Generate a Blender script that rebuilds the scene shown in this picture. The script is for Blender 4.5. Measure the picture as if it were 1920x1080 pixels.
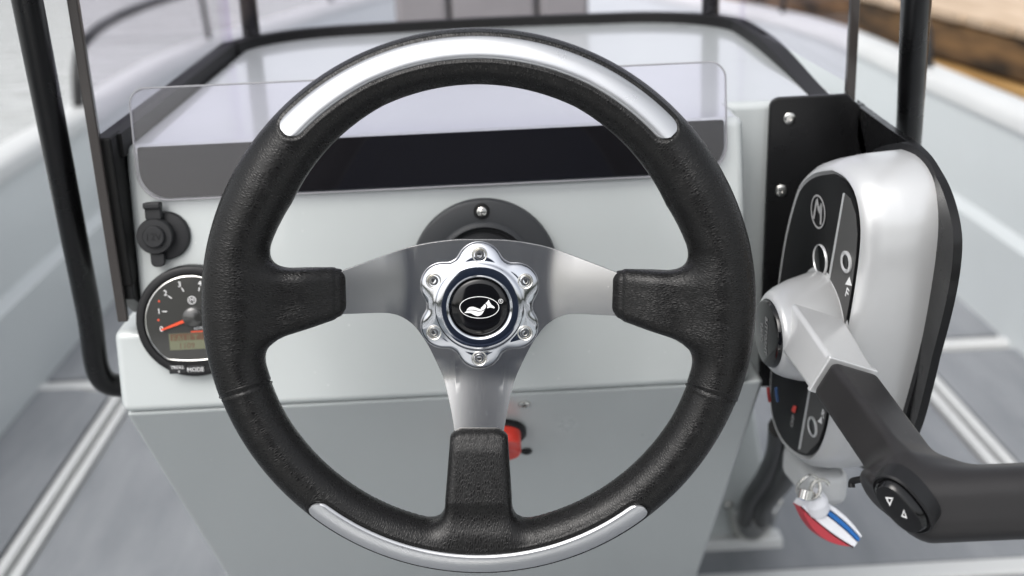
import bpy, bmesh, math, random
import numpy as np
from mathutils import Vector, Matrix
random.seed(7); np.random.seed(7)
for o in list(bpy.data.objects): bpy.data.objects.remove(o)
scn = bpy.context.scene
COL = scn.collection
R = math.radians

# ------------------------------------------------------------------ camera
FPX, CAMH = 2264.6, 0.95
CX = np.array([0.99863853, -0.03205714, -0.04115136])      # camera right, in boat axes (X starboard, Y bow, Z up)
CY = np.array([0.04943261, 0.32964008, 0.94281167])        # camera up
CZ = np.array([-0.01665871, -0.94356227, 0.33077595])      # camera back
CAM = np.array([0, 0, CAMH])
cd = bpy.data.cameras.new('camera'); cam = bpy.data.objects.new('camera', cd); COL.objects.link(cam)
m = Matrix(((CX[0], CY[0], CZ[0], 0), (CX[1], CY[1], CZ[1], 0), (CX[2], CY[2], CZ[2], CAMH), (0, 0, 0, 1)))
cam.matrix_world = m
cd.sensor_width = 36; cd.lens = FPX / 1920 * 36; cd.clip_start = 0.02; cd.clip_end = 2000
cd.dof.use_dof = True; cd.dof.focus_distance = 0.765; cd.dof.aperture_fstop = 5.6
scn.camera = cam

# ------------------------------------------------------------------ sky, sun, exposure
w = bpy.data.worlds.new('World'); scn.world = w; w.use_nodes = True
nt = w.node_tree; bg = nt.nodes['Background']
sky = nt.nodes.new('ShaderNodeTexSky'); sky.sky_type = 'NISHITA'; sky.sun_disc = False
sky.sun_elevation = R(50); sky.sun_rotation = R(-150); sky.dust_density = 4; sky.air_density = 1.0; sky.ozone_density = 1
hs = nt.nodes.new('ShaderNodeHueSaturation'); hs.inputs['Saturation'].default_value = 0.22
nt.links.new(sky.outputs[0], hs.inputs['Color']); nt.links.new(hs.outputs[0], bg.inputs['Color'])
bg.inputs['Strength'].default_value = 0.15
sl = bpy.data.lights.new('sun', 'SUN'); sl.energy = .5; sl.angle = R(40); sl.color = (1, .965, .92)
sun = bpy.data.objects.new('sun', sl); COL.objects.link(sun)
az = R(-150); el = R(50)
sd = Vector((math.sin(az) * math.cos(el), math.cos(az) * math.cos(el), math.sin(el)))
sun.rotation_euler = sd.to_track_quat('Z', 'Y').to_euler()
vs = scn.view_settings; vs.view_transform = 'Standard'; vs.look = 'None'; vs.gamma = 1; vs.exposure = 0.8

# ------------------------------------------------------------------ survey helpers (pixel of the photo + known plane -> boat coordinates)
def ray(px, py): return CX * ((px - 960) / FPX) + CY * (-(py - 540) / FPX) - CZ
def UD(px, py, D): return CAM + ray(px, py) * D
def UY(px, py, Y): r = ray(px, py); return CAM + r * (Y / r[1])
def UZ(px, py, Z): r = ray(px, py); return CAM + r * ((Z - CAMH) / r[2])
def UX(px, py, X): r = ray(px, py); return CAM + r * (X / r[0])
def UP(px, py, P, n): r = ray(px, py); return CAM + r * (np.dot(P - CAM, n) / np.dot(r, n))

# ------------------------------------------------------------------ materials
MATS = {}
def mat(name, base, rough=.5, metal=0., coat=0., coat_rough=.05, var=0., vscale=6., bump=0., bscale=200., spec=.5, stretch=(1, 1, 1), rvar=0.):
    m = bpy.data.materials.new(name); m.use_nodes = True; n = m.node_tree.nodes; L = m.node_tree.links
    p = n['Principled BSDF']
    p.inputs['Base Color'].default_value = (*base, 1); p.inputs['Roughness'].default_value = rough
    p.inputs['Metallic'].default_value = metal; p.inputs['Coat Weight'].default_value = coat
    p.inputs['Coat Roughness'].default_value = coat_rough; p.inputs['Specular IOR Level'].default_value = spec
    tc = n.new('ShaderNodeTexCoord'); mp = n.new('ShaderNodeMapping'); mp.inputs['Scale'].default_value = stretch
    L.new(tc.outputs['Object'], mp.inputs['Vector'])
    if var or rvar:
        t = n.new('ShaderNodeTexNoise'); t.inputs['Scale'].default_value = vscale; t.inputs['Detail'].default_value = 6
        L.new(mp.outputs[0], t.inputs['Vector'])
        if var:
            mx = n.new('ShaderNodeMix'); mx.data_type = 'RGBA'
            mx.inputs[6].default_value = (*[c * (1 - var) for c in base], 1); mx.inputs[7].default_value = (*[min(1, c * (1 + var)) for c in base], 1)
            L.new(t.outputs['Fac'], mx.inputs[0]); L.new(mx.outputs[2], p.inputs['Base Color'])
        if rvar:
            mr = n.new('ShaderNodeMapRange'); mr.inputs[3].default_value = max(.02, rough - rvar); mr.inputs[4].default_value = rough + rvar
            mr.inputs[1].default_value = .3; mr.inputs[2].default_value = .7
            L.new(t.outputs['Fac'], mr.inputs[0]); L.new(mr.outputs[0], p.inputs['Roughness'])
    if bump:
        t2 = n.new('ShaderNodeTexNoise'); t2.inputs['Scale'].default_value = bscale; t2.inputs['Detail'].default_value = 4
        L.new(mp.outputs[0], t2.inputs['Vector'])
        b = n.new('ShaderNodeBump'); b.inputs['Strength'].default_value = 1; b.inputs['Distance'].default_value = bump
        L.new(t2.outputs['Fac'], b.inputs['Height']); L.new(b.outputs[0], p.inputs['Normal'])
    MATS[name] = m; return m

mat('gelcoat', (.45, .478, .476), .34, coat=.7, coat_rough=.06, var=.035, vscale=7, bump=.00025, bscale=9, rvar=.08)
mat('hull_paint', (.50, .53, .535), .4, coat=.25, coat_rough=.2, var=.05, vscale=3)
mat('white_trim', (.56, .57, .565), .4, var=.05, vscale=8)
mat('black_paint', (.006, .006, .0065), .3, spec=.35, rvar=.06, vscale=30)
mat('black_plastic', (.009, .009, .010), .42, spec=.3, var=.15, vscale=40, bump=.00003, bscale=1500)
mat('grey_plastic', (.030, .032, .035), .45, spec=.3, var=.12, vscale=40, bump=.00004, bscale=1200)
mat('rubber', (.018, .0185, .020), .5, spec=.3, bump=.00006, bscale=1500, var=.15, vscale=60)
mat('grip_rubber', (.016, .015, .0155), .42, spec=.38, bump=.00005, bscale=2500, var=.12, vscale=30, rvar=.05)
mat('gloss_black', (.004, .004, .0045), .08, spec=.45)
mat('polished', (.55, .565, .60), .085, 1., rvar=.03, vscale=40, bump=.00003, bscale=90)
mat('stainless', (.66, .65, .62), .22, 1.)
mat('silver_trim', (.53, .54, .555), .30, .8, coat=.25, rvar=.03, vscale=50)
mat('silver_paint', (.55, .557, .56), .34, .35, coat=.35, coat_rough=.15, var=.03, vscale=60)
mat('white_print', (.8, .8, .8), .5)
mat('dim_print', (.30, .30, .30), .5)
mat('red_plastic', (.62, .035, .018), .33, coat=.3, var=.08, vscale=40)
mat('red_cloth', (.42, .035, .05), .6, var=.2, vscale=90)
mat('white_cloth', (.75, .76, .80), .6, var=.06, vscale=90)
mat('blue_cloth', (.01, .13, .42), .6)
mat('dial_face', (.022, .022, .020), .35, coat=1., coat_rough=.02)
mat('orange_needle', (.70, .07, .02), .4)
mat('lcd', (.135, .14, .085), .25, coat=1., coat_rough=.02)
mat('lcd_dark', (.10, .05, .025), .3, coat=1., coat_rough=.02)
mat('upholstery', (.205, .20, .193), .7, var=.12, vscale=20, bump=.0003, bscale=150)
mat('seam_dark', (.09, .075, .065), .8)
mat('navy_vinyl', (.035, .052, .095), .55, var=.2, vscale=15)
mat('deck_trim_dark', (.13, .135, .14), .6)
mat('dash_black', (.005, .005, .0055), .4, spec=.15)
mat('pane_edge', (.035, .03, .028), .25, coat=.4)
mat('cable_black', (.006, .006, .0065), .36, spec=.35)

def spots(name, scale, size, k):
    m = MATS[name]; n = m.node_tree.nodes; L = m.node_tree.links; p = n['Principled BSDF']
    tc = n.new('ShaderNodeTexCoord'); v = n.new('ShaderNodeTexVoronoi'); v.inputs['Scale'].default_value = scale; L.new(tc.outputs['Object'], v.inputs['Vector'])
    mr = n.new('ShaderNodeMapRange'); mr.inputs[1].default_value = size; mr.inputs[2].default_value = size * .5; mr.inputs[3].default_value = 0; mr.inputs[4].default_value = k
    L.new(v.outputs['Distance'], mr.inputs[0])
    nz = n.new('ShaderNodeTexNoise'); nz.inputs['Scale'].default_value = 7; L.new(tc.outputs['Object'], nz.inputs['Vector'])
    m2 = n.new('ShaderNodeMath'); m2.operation = 'MULTIPLY'; L.new(mr.outputs[0], m2.inputs[0])
    ms = n.new('ShaderNodeMapRange'); ms.inputs[1].default_value = .45; ms.inputs[2].default_value = .65; L.new(nz.outputs['Fac'], ms.inputs[0]); L.new(ms.outputs[0], m2.inputs[1])
    mx = n.new('ShaderNodeMix'); mx.data_type = 'RGBA'; src = p.inputs['Base Color'].links[0].from_socket
    L.new(src, mx.inputs[6]); mx.inputs[7].default_value = (.75, .76, .75, 1); L.new(m2.outputs[0], mx.inputs[0]); L.new(mx.outputs[2], p.inputs['Base Color'])
spots('gelcoat', 75, .085, .4); spots('grip_rubber', 120, .10, .25); spots('silver_trim', 120, .07, .6) if MATS['silver_trim'].node_tree.nodes['Principled BSDF'].inputs['Base Color'].links else None

def leather():
    m = bpy.data.materials.new('leather'); m.use_nodes = True; n = m.node_tree.nodes; L = m.node_tree.links; p = n['Principled BSDF']
    p.inputs['Base Color'].default_value = (.0050, .0048, .0047, 1); p.inputs['Specular IOR Level'].default_value = .33
    at = n.new('ShaderNodeAttribute'); at.attribute_name = 'grain'
    nz = n.new('ShaderNodeTexNoise'); nz.inputs['Scale'].default_value = 260; nz.inputs['Detail'].default_value = 3
    L.new(at.outputs['Vector'], nz.inputs['Vector'])
    ad = n.new('ShaderNodeVectorMath'); ad.operation = 'MULTIPLY_ADD'; ad.inputs[1].default_value = (.0022, .0022, .0022)
    L.new(nz.outputs['Color'], ad.inputs[0]); L.new(at.outputs['Vector'], ad.inputs[2])
    v = n.new('ShaderNodeTexVoronoi'); v.feature = 'DISTANCE_TO_EDGE'; v.inputs['Scale'].default_value = 680; v.inputs['Randomness'].default_value = 1
    L.new(ad.outputs[0], v.inputs['Vector'])
    mr = n.new('ShaderNodeMapRange'); mr.inputs[1].default_value = 0; mr.inputs[2].default_value = .28; mr.interpolation_type = 'SMOOTHSTEP'
    L.new(v.outputs['Distance'], mr.inputs[0])
    n2 = n.new('ShaderNodeTexNoise'); n2.inputs['Scale'].default_value = 90; n2.inputs['Detail'].default_value = 2
    L.new(at.outputs['Vector'], n2.inputs['Vector'])
    amp = n.new('ShaderNodeMapRange'); amp.inputs[1].default_value = .35; amp.inputs[2].default_value = .65; amp.inputs[3].default_value = .45; amp.inputs[4].default_value = 1.15
    L.new(n2.outputs['Fac'], amp.inputs[0])
    mu = n.new('ShaderNodeMath'); mu.operation = 'MULTIPLY'; L.new(mr.outputs[0], mu.inputs[0]); L.new(amp.outputs[0], mu.inputs[1])
    b = n.new('ShaderNodeBump'); b.inputs['Strength'].default_value = 1; b.inputs['Distance'].default_value = .00011
    L.new(mu.outputs[0], b.inputs['Height']); L.new(b.outputs[0], p.inputs['Normal'])
    rr = n.new('ShaderNodeMapRange'); rr.inputs[3].default_value = .36; rr.inputs[4].default_value = .27
    L.new(mr.outputs[0], rr.inputs[0]); L.new(rr.outputs[0], p.inputs['Roughness'])
    MATS['leather'] = m
leather()

def brushed():
    m = mat('brushed', (.47, .468, .465), .27, 1.); n = m.node_tree.nodes; L = m.node_tree.links; p = n['Principled BSDF']
    p.inputs['Anisotropic'].default_value = .3
    tc = n.new('ShaderNodeTexCoord'); mp = n.new('ShaderNodeMapping'); mp.inputs['Scale'].default_value = (3000, 90, 90)
    L.new(tc.outputs['Object'], mp.inputs[0])
    t = n.new('ShaderNodeTexNoise'); t.inputs['Scale'].default_value = 1; t.inputs['Detail'].default_value = 3; L.new(mp.outputs[0], t.inputs[0])
    mr = n.new('ShaderNodeMapRange'); mr.inputs[3].default_value = .2; mr.inputs[4].default_value = .29; L.new(t.outputs['Fac'], mr.inputs[0]); L.new(mr.outputs[0], p.inputs['Roughness'])
    b = n.new('ShaderNodeBump'); b.inputs['Distance'].default_value = .000002; L.new(t.outputs['Fac'], b.inputs['Height'])
    L.new(b.outputs[0], p.inputs['Normal'])
    # dried spray specks
    v = n.new('ShaderNodeTexVoronoi'); v.inputs['Scale'].default_value = 170; L.new(tc.outputs['Object'], v.inputs['Vector'])
    lt = n.new('ShaderNodeMath'); lt.operation = 'LESS_THAN'; lt.inputs[1].default_value = .055; L.new(v.outputs['Distance'], lt.inputs[0])
    mx = n.new('ShaderNodeMix'); mx.data_type = 'RGBA'; mx.inputs[6].default_value = (.47, .468, .465, 1); mx.inputs[7].default_value = (.85, .85, .85, 1)
    L.new(lt.outputs[0], mx.inputs[0]); L.new(mx.outputs[2], p.inputs['Base Color'])
brushed()

def acrylic(name, tint, rough=.02, refl=1.0):
    m = bpy.data.materials.new(name); m.use_nodes = True; n = m.node_tree.nodes; L = m.node_tree.links
    n.remove(n['Principled BSDF']); out = n['Material Output']
    tr = n.new('ShaderNodeBsdfTransparent'); tr.inputs[0].default_value = (*tint, 1)
    gl = n.new('ShaderNodeBsdfGlossy'); gl.inputs['Roughness'].default_value = rough
    fr = n.new('ShaderNodeFresnel'); ge = n.new('ShaderNodeNewGeometry'); mi = n.new('ShaderNodeMapRange'); mi.inputs[3].default_value = 1.49; mi.inputs[4].default_value = 1 / 1.49
    L.new(ge.outputs['Backfacing'], mi.inputs[0]); L.new(mi.outputs[0], fr.inputs[0])
    mu = n.new('ShaderNodeMath'); mu.operation = 'MULTIPLY'; mu.inputs[1].default_value = refl; L.new(fr.outputs[0], mu.inputs[0])
    mx = n.new('ShaderNodeMixShader'); L.new(mu.outputs[0], mx.inputs[0]); L.new(tr.outputs[0], mx.inputs[1]); L.new(gl.outputs[0], mx.inputs[2])
    L.new(mx.outputs[0], out.inputs[0]); MATS[name] = m
acrylic('windscreen_acrylic', (.965, .95, .985), refl=.3); acrylic('visor_acrylic', (.955, .945, .975))

def deck_mat():
    m = mat('deck_grip', (.29, .305, .325), .62, bump=.0006, bscale=700); n = m.node_tree.nodes; L = m.node_tree.links; p = n['Principled BSDF']
    tc = n.new('ShaderNodeTexCoord'); mp = n.new('ShaderNodeMapping'); mp.inputs['Scale'].default_value = (14, 3, 3); mp.inputs['Rotation'].default_value = (0, 0, .5)
    L.new(tc.outputs['Object'], mp.inputs[0])
    t = n.new('ShaderNodeTexNoise'); t.inputs['Scale'].default_value = 1.2; t.inputs['Detail'].default_value = 6; t.inputs['Roughness'].default_value = .6; L.new(mp.outputs[0], t.inputs[0])
    cr = n.new('ShaderNodeValToRGB'); cr.color_ramp.elements[0].position = .3; cr.color_ramp.elements[0].color = (.178, .189, .203, 1); cr.color_ramp.elements[1].position = .75; cr.color_ramp.elements[1].color = (.252, .263, .277, 1)
    L.new(t.outputs['Fac'], cr.inputs[0]); L.new(cr.outputs[0], p.inputs['Base Color'])
deck_mat()

def wood_mat(name, c0, c1):
    m = mat(name, c0, .7, bump=.002, bscale=30, stretch=(8, 1, 8)); n = m.node_tree.nodes; L = m.node_tree.links; p = n['Principled BSDF']
    tc = n.new('ShaderNodeTexCoord'); mp = n.new('ShaderNodeMapping'); mp.inputs['Scale'].default_value = (14, 1.6, 14); L.new(tc.outputs['Object'], mp.inputs[0])
    t = n.new('ShaderNodeTexNoise'); t.inputs['Scale'].default_value = 1.3; t.inputs['Detail'].default_value = 7; L.new(mp.outputs[0], t.inputs[0])
    cr = n.new('ShaderNodeValToRGB'); cr.color_ramp.elements[0].position = .35; cr.color_ramp.elements[0].color = (*c0, 1); cr.color_ramp.elements[1].position = .7; cr.color_ramp.elements[1].color = (*c1, 1)
    L.new(t.outputs['Fac'], cr.inputs[0]); L.new(cr.outputs[0], p.inputs['Base Color'])
wood_mat('plank_wood', (.40, .29, .19), (.60, .47, .35)); wood_mat('dark_timber', (.018, .011, .005), (.24, .13, .05)); wood_mat('tan_timber', (.30, .165, .05), (.46, .28, .10))

def water_mat():
    m = mat('water', (.47, .48, .47), .08); n = m.node_tree.nodes; L = m.node_tree.links; p = n['Principled BSDF']
    p.inputs['IOR'].default_value = 1.33
    tc = n.new('ShaderNodeTexCoord'); mp = n.new('ShaderNodeMapping'); mp.inputs['Scale'].default_value = (2.0, 5.0, 1); mp.inputs['Rotation'].default_value = (0, 0, .25); L.new(tc.outputs['Object'], mp.inputs[0])
    t = n.new('ShaderNodeTexNoise'); t.inputs['Scale'].default_value = 1.4; t.inputs['Detail'].default_value = 6; L.new(mp.outputs[0], t.inputs[0])
    b = n.new('ShaderNodeBump'); b.inputs['Distance'].default_value = .045; b.inputs['Strength'].default_value = .8; L.new(t.outputs['Fac'], b.inputs['Height']); L.new(b.outputs[0], p.inputs['Normal'])
water_mat()

# ------------------------------------------------------------------ object helpers
def empty(name, label, cat, loc=(0, 0, 0), M=None, group=None):
    o = bpy.data.objects.new(name, None); COL.objects.link(o); o.empty_display_size = .02
    if M is not None: o.matrix_world = M
    else: o.location = loc
    o['label'] = label; o['category'] = cat
    if group: o['group'] = group
    return o
def add_mesh(name, verts, faces, material, parent=None, world=False, smooth=True, bevel=0, bseg=2, auto=40):
    me = bpy.data.meshes.new(name); me.from_pydata([tuple(map(float, v)) for v in verts], [], [tuple(f) for f in faces]); me.update()
    bm = bmesh.new(); bm.from_mesh(me); bmesh.ops.recalc_face_normals(bm, faces=bm.faces); bm.to_mesh(me); bm.free()
    return link(name, me, material, parent, world, smooth, bevel, bseg, auto)
def link(name, me, material, parent=None, world=False, smooth=True, bevel=0, bseg=2, auto=40):
    if isinstance(material, str): material = MATS[material]
    me.materials.clear(); me.materials.append(material)
    o = bpy.data.objects.new(name, me); COL.objects.link(o)
    if parent:
        o.parent = parent
        if world:                                    # mesh given in boat coordinates
            pm = parent.matrix_basis.copy() if parent.parent is None else parent.parent.matrix_basis @ parent.matrix_basis
            me.transform(pm.inverted())
    if smooth:
        me.shade_smooth()
        if auto < 180 and not bevel:
            bm = bmesh.new(); bm.from_mesh(me)
            for e in bm.edges:
                if len(e.link_faces) == 2 and e.calc_face_angle(0) > R(auto): e.smooth = False
            bm.to_mesh(me); bm.free()
    if bevel:
        b = o.modifiers.new('bevel', 'BEVEL'); b.width = bevel; b.segments = bseg; b.limit_method = 'ANGLE'; b.angle_limit = R(28); b.harden_normals = True
    return o
def prism(pts, direction):
    """closed 3-D polygon swept along a vector"""
    n = len(pts); d = np.asarray(direction, float); p = [np.asarray(q, float) for q in pts]
    v = p + [q + d for q in p]
    f = [tuple(range(n)), tuple(range(2 * n - 1, n - 1, -1))] + [(i, (i + 1) % n, (i + 1) % n + n, i + n) for i in range(n)]
    return v, f
def box(c, s, M=None):
    hx, hy, hz = s[0] / 2, s[1] / 2, s[2] / 2
    v = [np.array((c[0] + a * hx, c[1] + b * hy, c[2] + d * hz)) for a in (-1, 1) for b in (-1, 1) for d in (-1, 1)]
    f = [(0, 1, 3, 2), (4, 6, 7, 5), (0, 4, 5, 1), (2, 3, 7, 6), (0, 2, 6, 4), (1, 5, 7, 3)]
    return v, f
def lathe(prof, seg=48, caps=True):
    v = []; f = []; k = len(prof)
    for i in range(seg):
        a = 2 * math.pi * i / seg
        for r, z in prof: v.append((r * math.cos(a), r * math.sin(a), z))
    for i in range(seg):
        j = (i + 1) % seg
        for q in range(k - 1): f.append((i * k + q, j * k + q, j * k + q + 1, i * k + q + 1))
    if caps and prof[-1][0] > 1e-6: f.append(tuple(i * k + k - 1 for i in range(seg)))
    if caps and prof[0][0] > 1e-6: f.append(tuple(i * k for i in reversed(range(seg))))
    return v, f
def frame(o, x, y, z):
    x, y, z = [np.asarray(a, float) / np.linalg.norm(a) for a in (x, y, z)]
    return Matrix(((x[0], y[0], z[0], o[0]), (x[1], y[1], z[1], o[1]), (x[2], y[2], z[2], o[2]), (0, 0, 0, 1)))
def xf(v, M): return [np.array(M @ Vector(map(float, p))) for p in v]
def smooth_path(pts, n=8):
    p = [np.asarray(q, float) for q in pts]; out = []
    for i in range(len(p) - 1):
        a = p[max(i - 1, 0)]; b = p[i]; c = p[i + 1]; d = p[min(i + 2, len(p) - 1)]
        for k in range(n):
            t = k / n; out.append(.5 * (2 * b + (c - a) * t + (2 * a - 5 * b + 4 * c - d) * t * t + (3 * b - a - 3 * c + d) * t ** 3))
    out.append(p[-1]); return out
def tube(pts, rad, seg=14, sub=8):
    p = smooth_path(pts, sub) if sub else [np.asarray(q, float) for q in pts]
    rs = [rad] * len(p) if np.isscalar(rad) else np.interp(np.linspace(0, 1, len(p)), np.linspace(0, 1, len(rad)), rad)
    v = []; f = []; up = None
    for i, q in enumerate(p):
        t = p[min(i + 1, len(p) - 1)] - p[max(i - 1, 0)]; t /= np.linalg.norm(t)
        if up is None: up = np.cross(t, [0.3, .5, .8]); up /= np.linalg.norm(up)
        up = up - t * np.dot(up, t); up /= np.linalg.norm(up); s = np.cross(t, up)
        for k in range(seg):
            a = 2 * math.pi * k / seg; v.append(q + (up * math.cos(a) + s * math.sin(a)) * rs[i])
    for i in range(len(p) - 1):
        for k in range(seg):
            f.append((i * seg + k, i * seg + (k + 1) % seg, (i + 1) * seg + (k + 1) % seg, (i + 1) * seg + k))
    f.append(tuple(reversed(range(seg)))); f.append(tuple((len(p) - 1) * seg + k for k in range(seg)))
    return v, f
def loft(loops, caps=True):
    n = len(loops[0]); v = [q for l in loops for q in l]; f = []
    for i in range(len(loops) - 1):
        for k in range(n): f.append((i * n + k, i * n + (k + 1) % n, (i + 1) * n + (k + 1) % n, (i + 1) * n + k))
    if caps: f.append(tuple(reversed(range(n)))); f.append(tuple((len(loops) - 1) * n + k for k in range(n)))
    return v, f
def join(*parts):
    v = []; f = []
    for a, b in parts:
        o = len(v); v += list(a); f += [tuple(i + o for i in q) for q in b]
    return v, f
def rrect(x0, x1, y0, y1, r, seg=8):
    rs = r if isinstance(r, (tuple, list)) else (r,) * 4      # bl, br, tr, tl
    out = []
    for (cx, cy, a0, rr) in ((x0 + rs[0], y0 + rs[0], 180, rs[0]), (x1 - rs[1], y0 + rs[1], 270, rs[1]), (x1 - rs[2], y1 - rs[2], 0, rs[2]), (x0 + rs[3], y1 - rs[3], 90, rs[3])):
        for k in range(seg + 1):
            a = R(a0 + 90 * k / seg); out.append((cx + rr * math.cos(a), cy + rr * math.sin(a)))
    return out
def text(name, s, size, M, material, parent, extrude=.00012):
    c = bpy.data.curves.new(name, 'FONT'); c.body = s; c.size = size; c.align_x = 'CENTER'; c.align_y = 'CENTER'; c.extrude = extrude; c.resolution_u = 3
    o = bpy.data.objects.new('tmp', c); COL.objects.link(o); dg = bpy.context.evaluated_depsgraph_get()
    me = bpy.data.meshes.new_from_object(o.evaluated_get(dg)); me.name = name; bpy.data.objects.remove(o)
    me.transform(M)
    return link(name, me, material, parent, True, smooth=False)

# ---- signed-distance bodies: blended leather and castings
def surface_nets(func, lo, hi, h):
    lo = np.asarray(lo, float); n = (np.ceil((np.asarray(hi) - lo) / h)).astype(int) + 1
    ax = [lo[i] + h * np.arange(n[i]) for i in range(3)]
    F = func(*np.meshgrid(*ax, indexing='ij')); S = F < 0
    acc = np.zeros(tuple(n - 1) + (3,)); cnt = np.zeros(tuple(n - 1))
    sh = lambda A, d: A[d[0]:n[0] - 1 + d[0], d[1]:n[1] - 1 + d[1], d[2]:n[2] - 1 + d[2]]
    cor = [(a, b, c) for a in (0, 1) for b in (0, 1) for c in (0, 1)]
    for a in cor:
        for k in range(3):
            if a[k]: continue
            b = list(a); b[k] = 1
            A, Bq = sh(F, a), sh(F, b); msk = sh(S, a) != sh(S, b)
            t = np.where(msk, A / np.where(msk, A - Bq, 1), 0)
            for q in range(3): acc[..., q] += np.where(msk, a[q] + (t if q == k else 0), 0)
            cnt += msk
    on = cnt > 0; idx = -np.ones(on.shape, int); idx[on] = np.arange(on.sum())
    V = (acc[on] / cnt[on][:, None] + np.argwhere(on)) * h + lo
    Q = []
    for k in range(3):
        b = [0, 0, 0]; b[k] = 1; sl0 = [slice(1, -1)] * 3; sl0[k] = slice(0, -1); sl1 = list(sl0); sl1[k] = slice(1, None)
        m_ = S[tuple(sl0)] != S[tuple(sl1)]; flip = S[tuple(sl0)][m_]
        p = np.argwhere(m_); off = np.ones(3, int); off[k] = 0; p = p + off
        i, j = [q for q in range(3) if q != k]
        def g(di, dj):
            q = p.copy(); q[:, i] -= di; q[:, j] -= dj; return idx[q[:, 0], q[:, 1], q[:, 2]]
        quad = np.stack([g(1, 1), g(0, 1), g(0, 0), g(1, 0)], 1)
        if k == 1: flip = ~flip
        quad[~flip] = quad[~flip][:, ::-1]; Q.append(quad)
    Q = np.concatenate(Q)
    for _ in range(3):
        e = h * .25; f0 = func(*V.T); G = np.stack([(func(*(V + e * np.eye(3)[q]).T) - func(*(V - e * np.eye(3)[q]).T)) / (2 * e) for q in range(3)], 1)
        g2 = np.maximum((G * G).sum(1), .05); step = np.clip(f0 / g2, -h * .5, h * .5); V = V - G * step[:, None]
    return V, Q
def np_mesh(name, V, Q, scale=1.):
    me = bpy.data.meshes.new(name); me.vertices.add(len(V)); me.vertices.foreach_set('co', (V * scale).astype(np.float32).ravel())
    me.loops.add(Q.size); me.loops.foreach_set('vertex_index', Q.astype(np.int32).ravel())
    me.polygons.add(len(Q)); me.polygons.foreach_set('loop_start', np.arange(0, Q.size, 4, dtype=np.int32)); me.polygons.foreach_set('loop_total', np.full(len(Q), 4, np.int32))
    me.update(calc_edges=True); me.validate()
    return me
def smin(a, b, k):
    h = np.clip(.5 + .5 * (b - a) / k, 0, 1); return b * (1 - h) + a * h - k * h * (1 - h)
def smoothstep(a, b, x):
    t = np.clip((x - a) / (b - a), 0, 1); return t * t * (3 - 2 * t)
def sdbox(P, c, A, half, r):
    q = [np.abs(sum((P[j] - c[j]) * A[i][j] for j in range(3))) - half[i] + r for i in range(3)]
    o = np.sqrt(sum(np.maximum(x, 0) ** 2 for x in q)); return o + np.minimum(np.maximum(np.maximum(q[0], q[1]), q[2]), 0) - r

# ================================================================== SETTING: water
wv, wf = [], []
N = 8
v = [(-600, -600, -.12), (600, -600, -.12), (600, 900, -.12), (-600, 900, -.12)]
water = add_mesh('water', v, [(0, 1, 2, 3)], 'water', smooth=False); water['kind'] = 'structure'; water['label'] = 'pale rippled harbour water beyond the port gunwale'

# ================================================================== BOAT HULL
XC = .06
hull = empty('boat_hull', 'light grey boat hull with white gunwales and grey anti-slip floor', 'boat', (XC, 0, 0))
Ys = [-2.2, -1, 0, 1, 2, 2.5, 3.0, 3.4, 3.7, 4.0, 4.3, 4.6, 5.0, 5.4, 5.7, 5.9]
Hs = [1.02, 1.04, 1.045, 1.045, 1.045, 1.045, 1.035, 1.025, 1.005, .95, .85, .735, .595, .42, .25, .09]
def half(y): return float(np.interp(y, Ys, Hs))
def zsheer(y): return .40 + .02 * max(0, y - 3.0)
yy = np.linspace(-2.2, 5.9, 60)
for sgn, nm in ((-1, 'port'), (1, 'starboard')):
    side = []; gun = []; outer = []
    for y in yy:
        h = half(y); z = zsheer(y); k = min(1, h / .5)
        side.append([(XC + sgn * (h - .085 * k), y, -.02), (XC + sgn * (h - .075 * k), y, .03), (XC + sgn * (h - .06 * k), y, .185), (XC + sgn * (h - .035 * k), y, .20), (XC + sgn * (h - .015 * k), y, z - .05), (XC + sgn * h, y, z)])
        gun.append([(XC + sgn * (h - .012), y, z - .012), (XC + sgn * (h - .010), y, z + .012), (XC + sgn * (h + .004), y, z + .024), (XC + sgn * (h + .062), y, z + .026), (XC + sgn * (h + .082), y, z + .012), (XC + sgn * (h + .084), y, z - .03)])
        outer.append([(XC + sgn * (h + .08), y, z - .03), (XC + sgn * (h + .06), y, .05), (XC + sgn * (h * .9), y, -.3)])
    for name, rows, mt in (('hull_side', side, 'hull_paint'), ('gunwale', gun, 'white_trim'), ('outer_skin', outer, 'hull_paint')):
        n = len(rows[0]); V = [q for r_ in rows for q in r_]; F = [(i * n + k, i * n + k + 1, (i + 1) * n + k + 1, (i + 1) * n + k) for i in range(len(rows) - 1) for k in range(n - 1)]
        o = add_mesh(name, V, F, mt, hull, True, auto=50); o['label'] = f'{nm} {name.replace("_", " ")}'
# hull bottom sheet (sole) and raised bow deck
V, F = box((XC, .35, -.03), (1.98, 5.3, .04)); add_mesh('sole', V, F, 'white_trim', hull, True)
bow = []
for y in np.linspace(3.0, 5.85, 24): bow.append((y, half(y) - .05))
pts = [(XC - h, y, .25) for y, h in bow] + [(XC + h, y, .25) for y, h in reversed(bow)]
V, F = prism(pts, (0, 0, -.24)); add_mesh('bow_deck', V, F, 'hull_paint', hull, True, bevel=.01)
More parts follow.
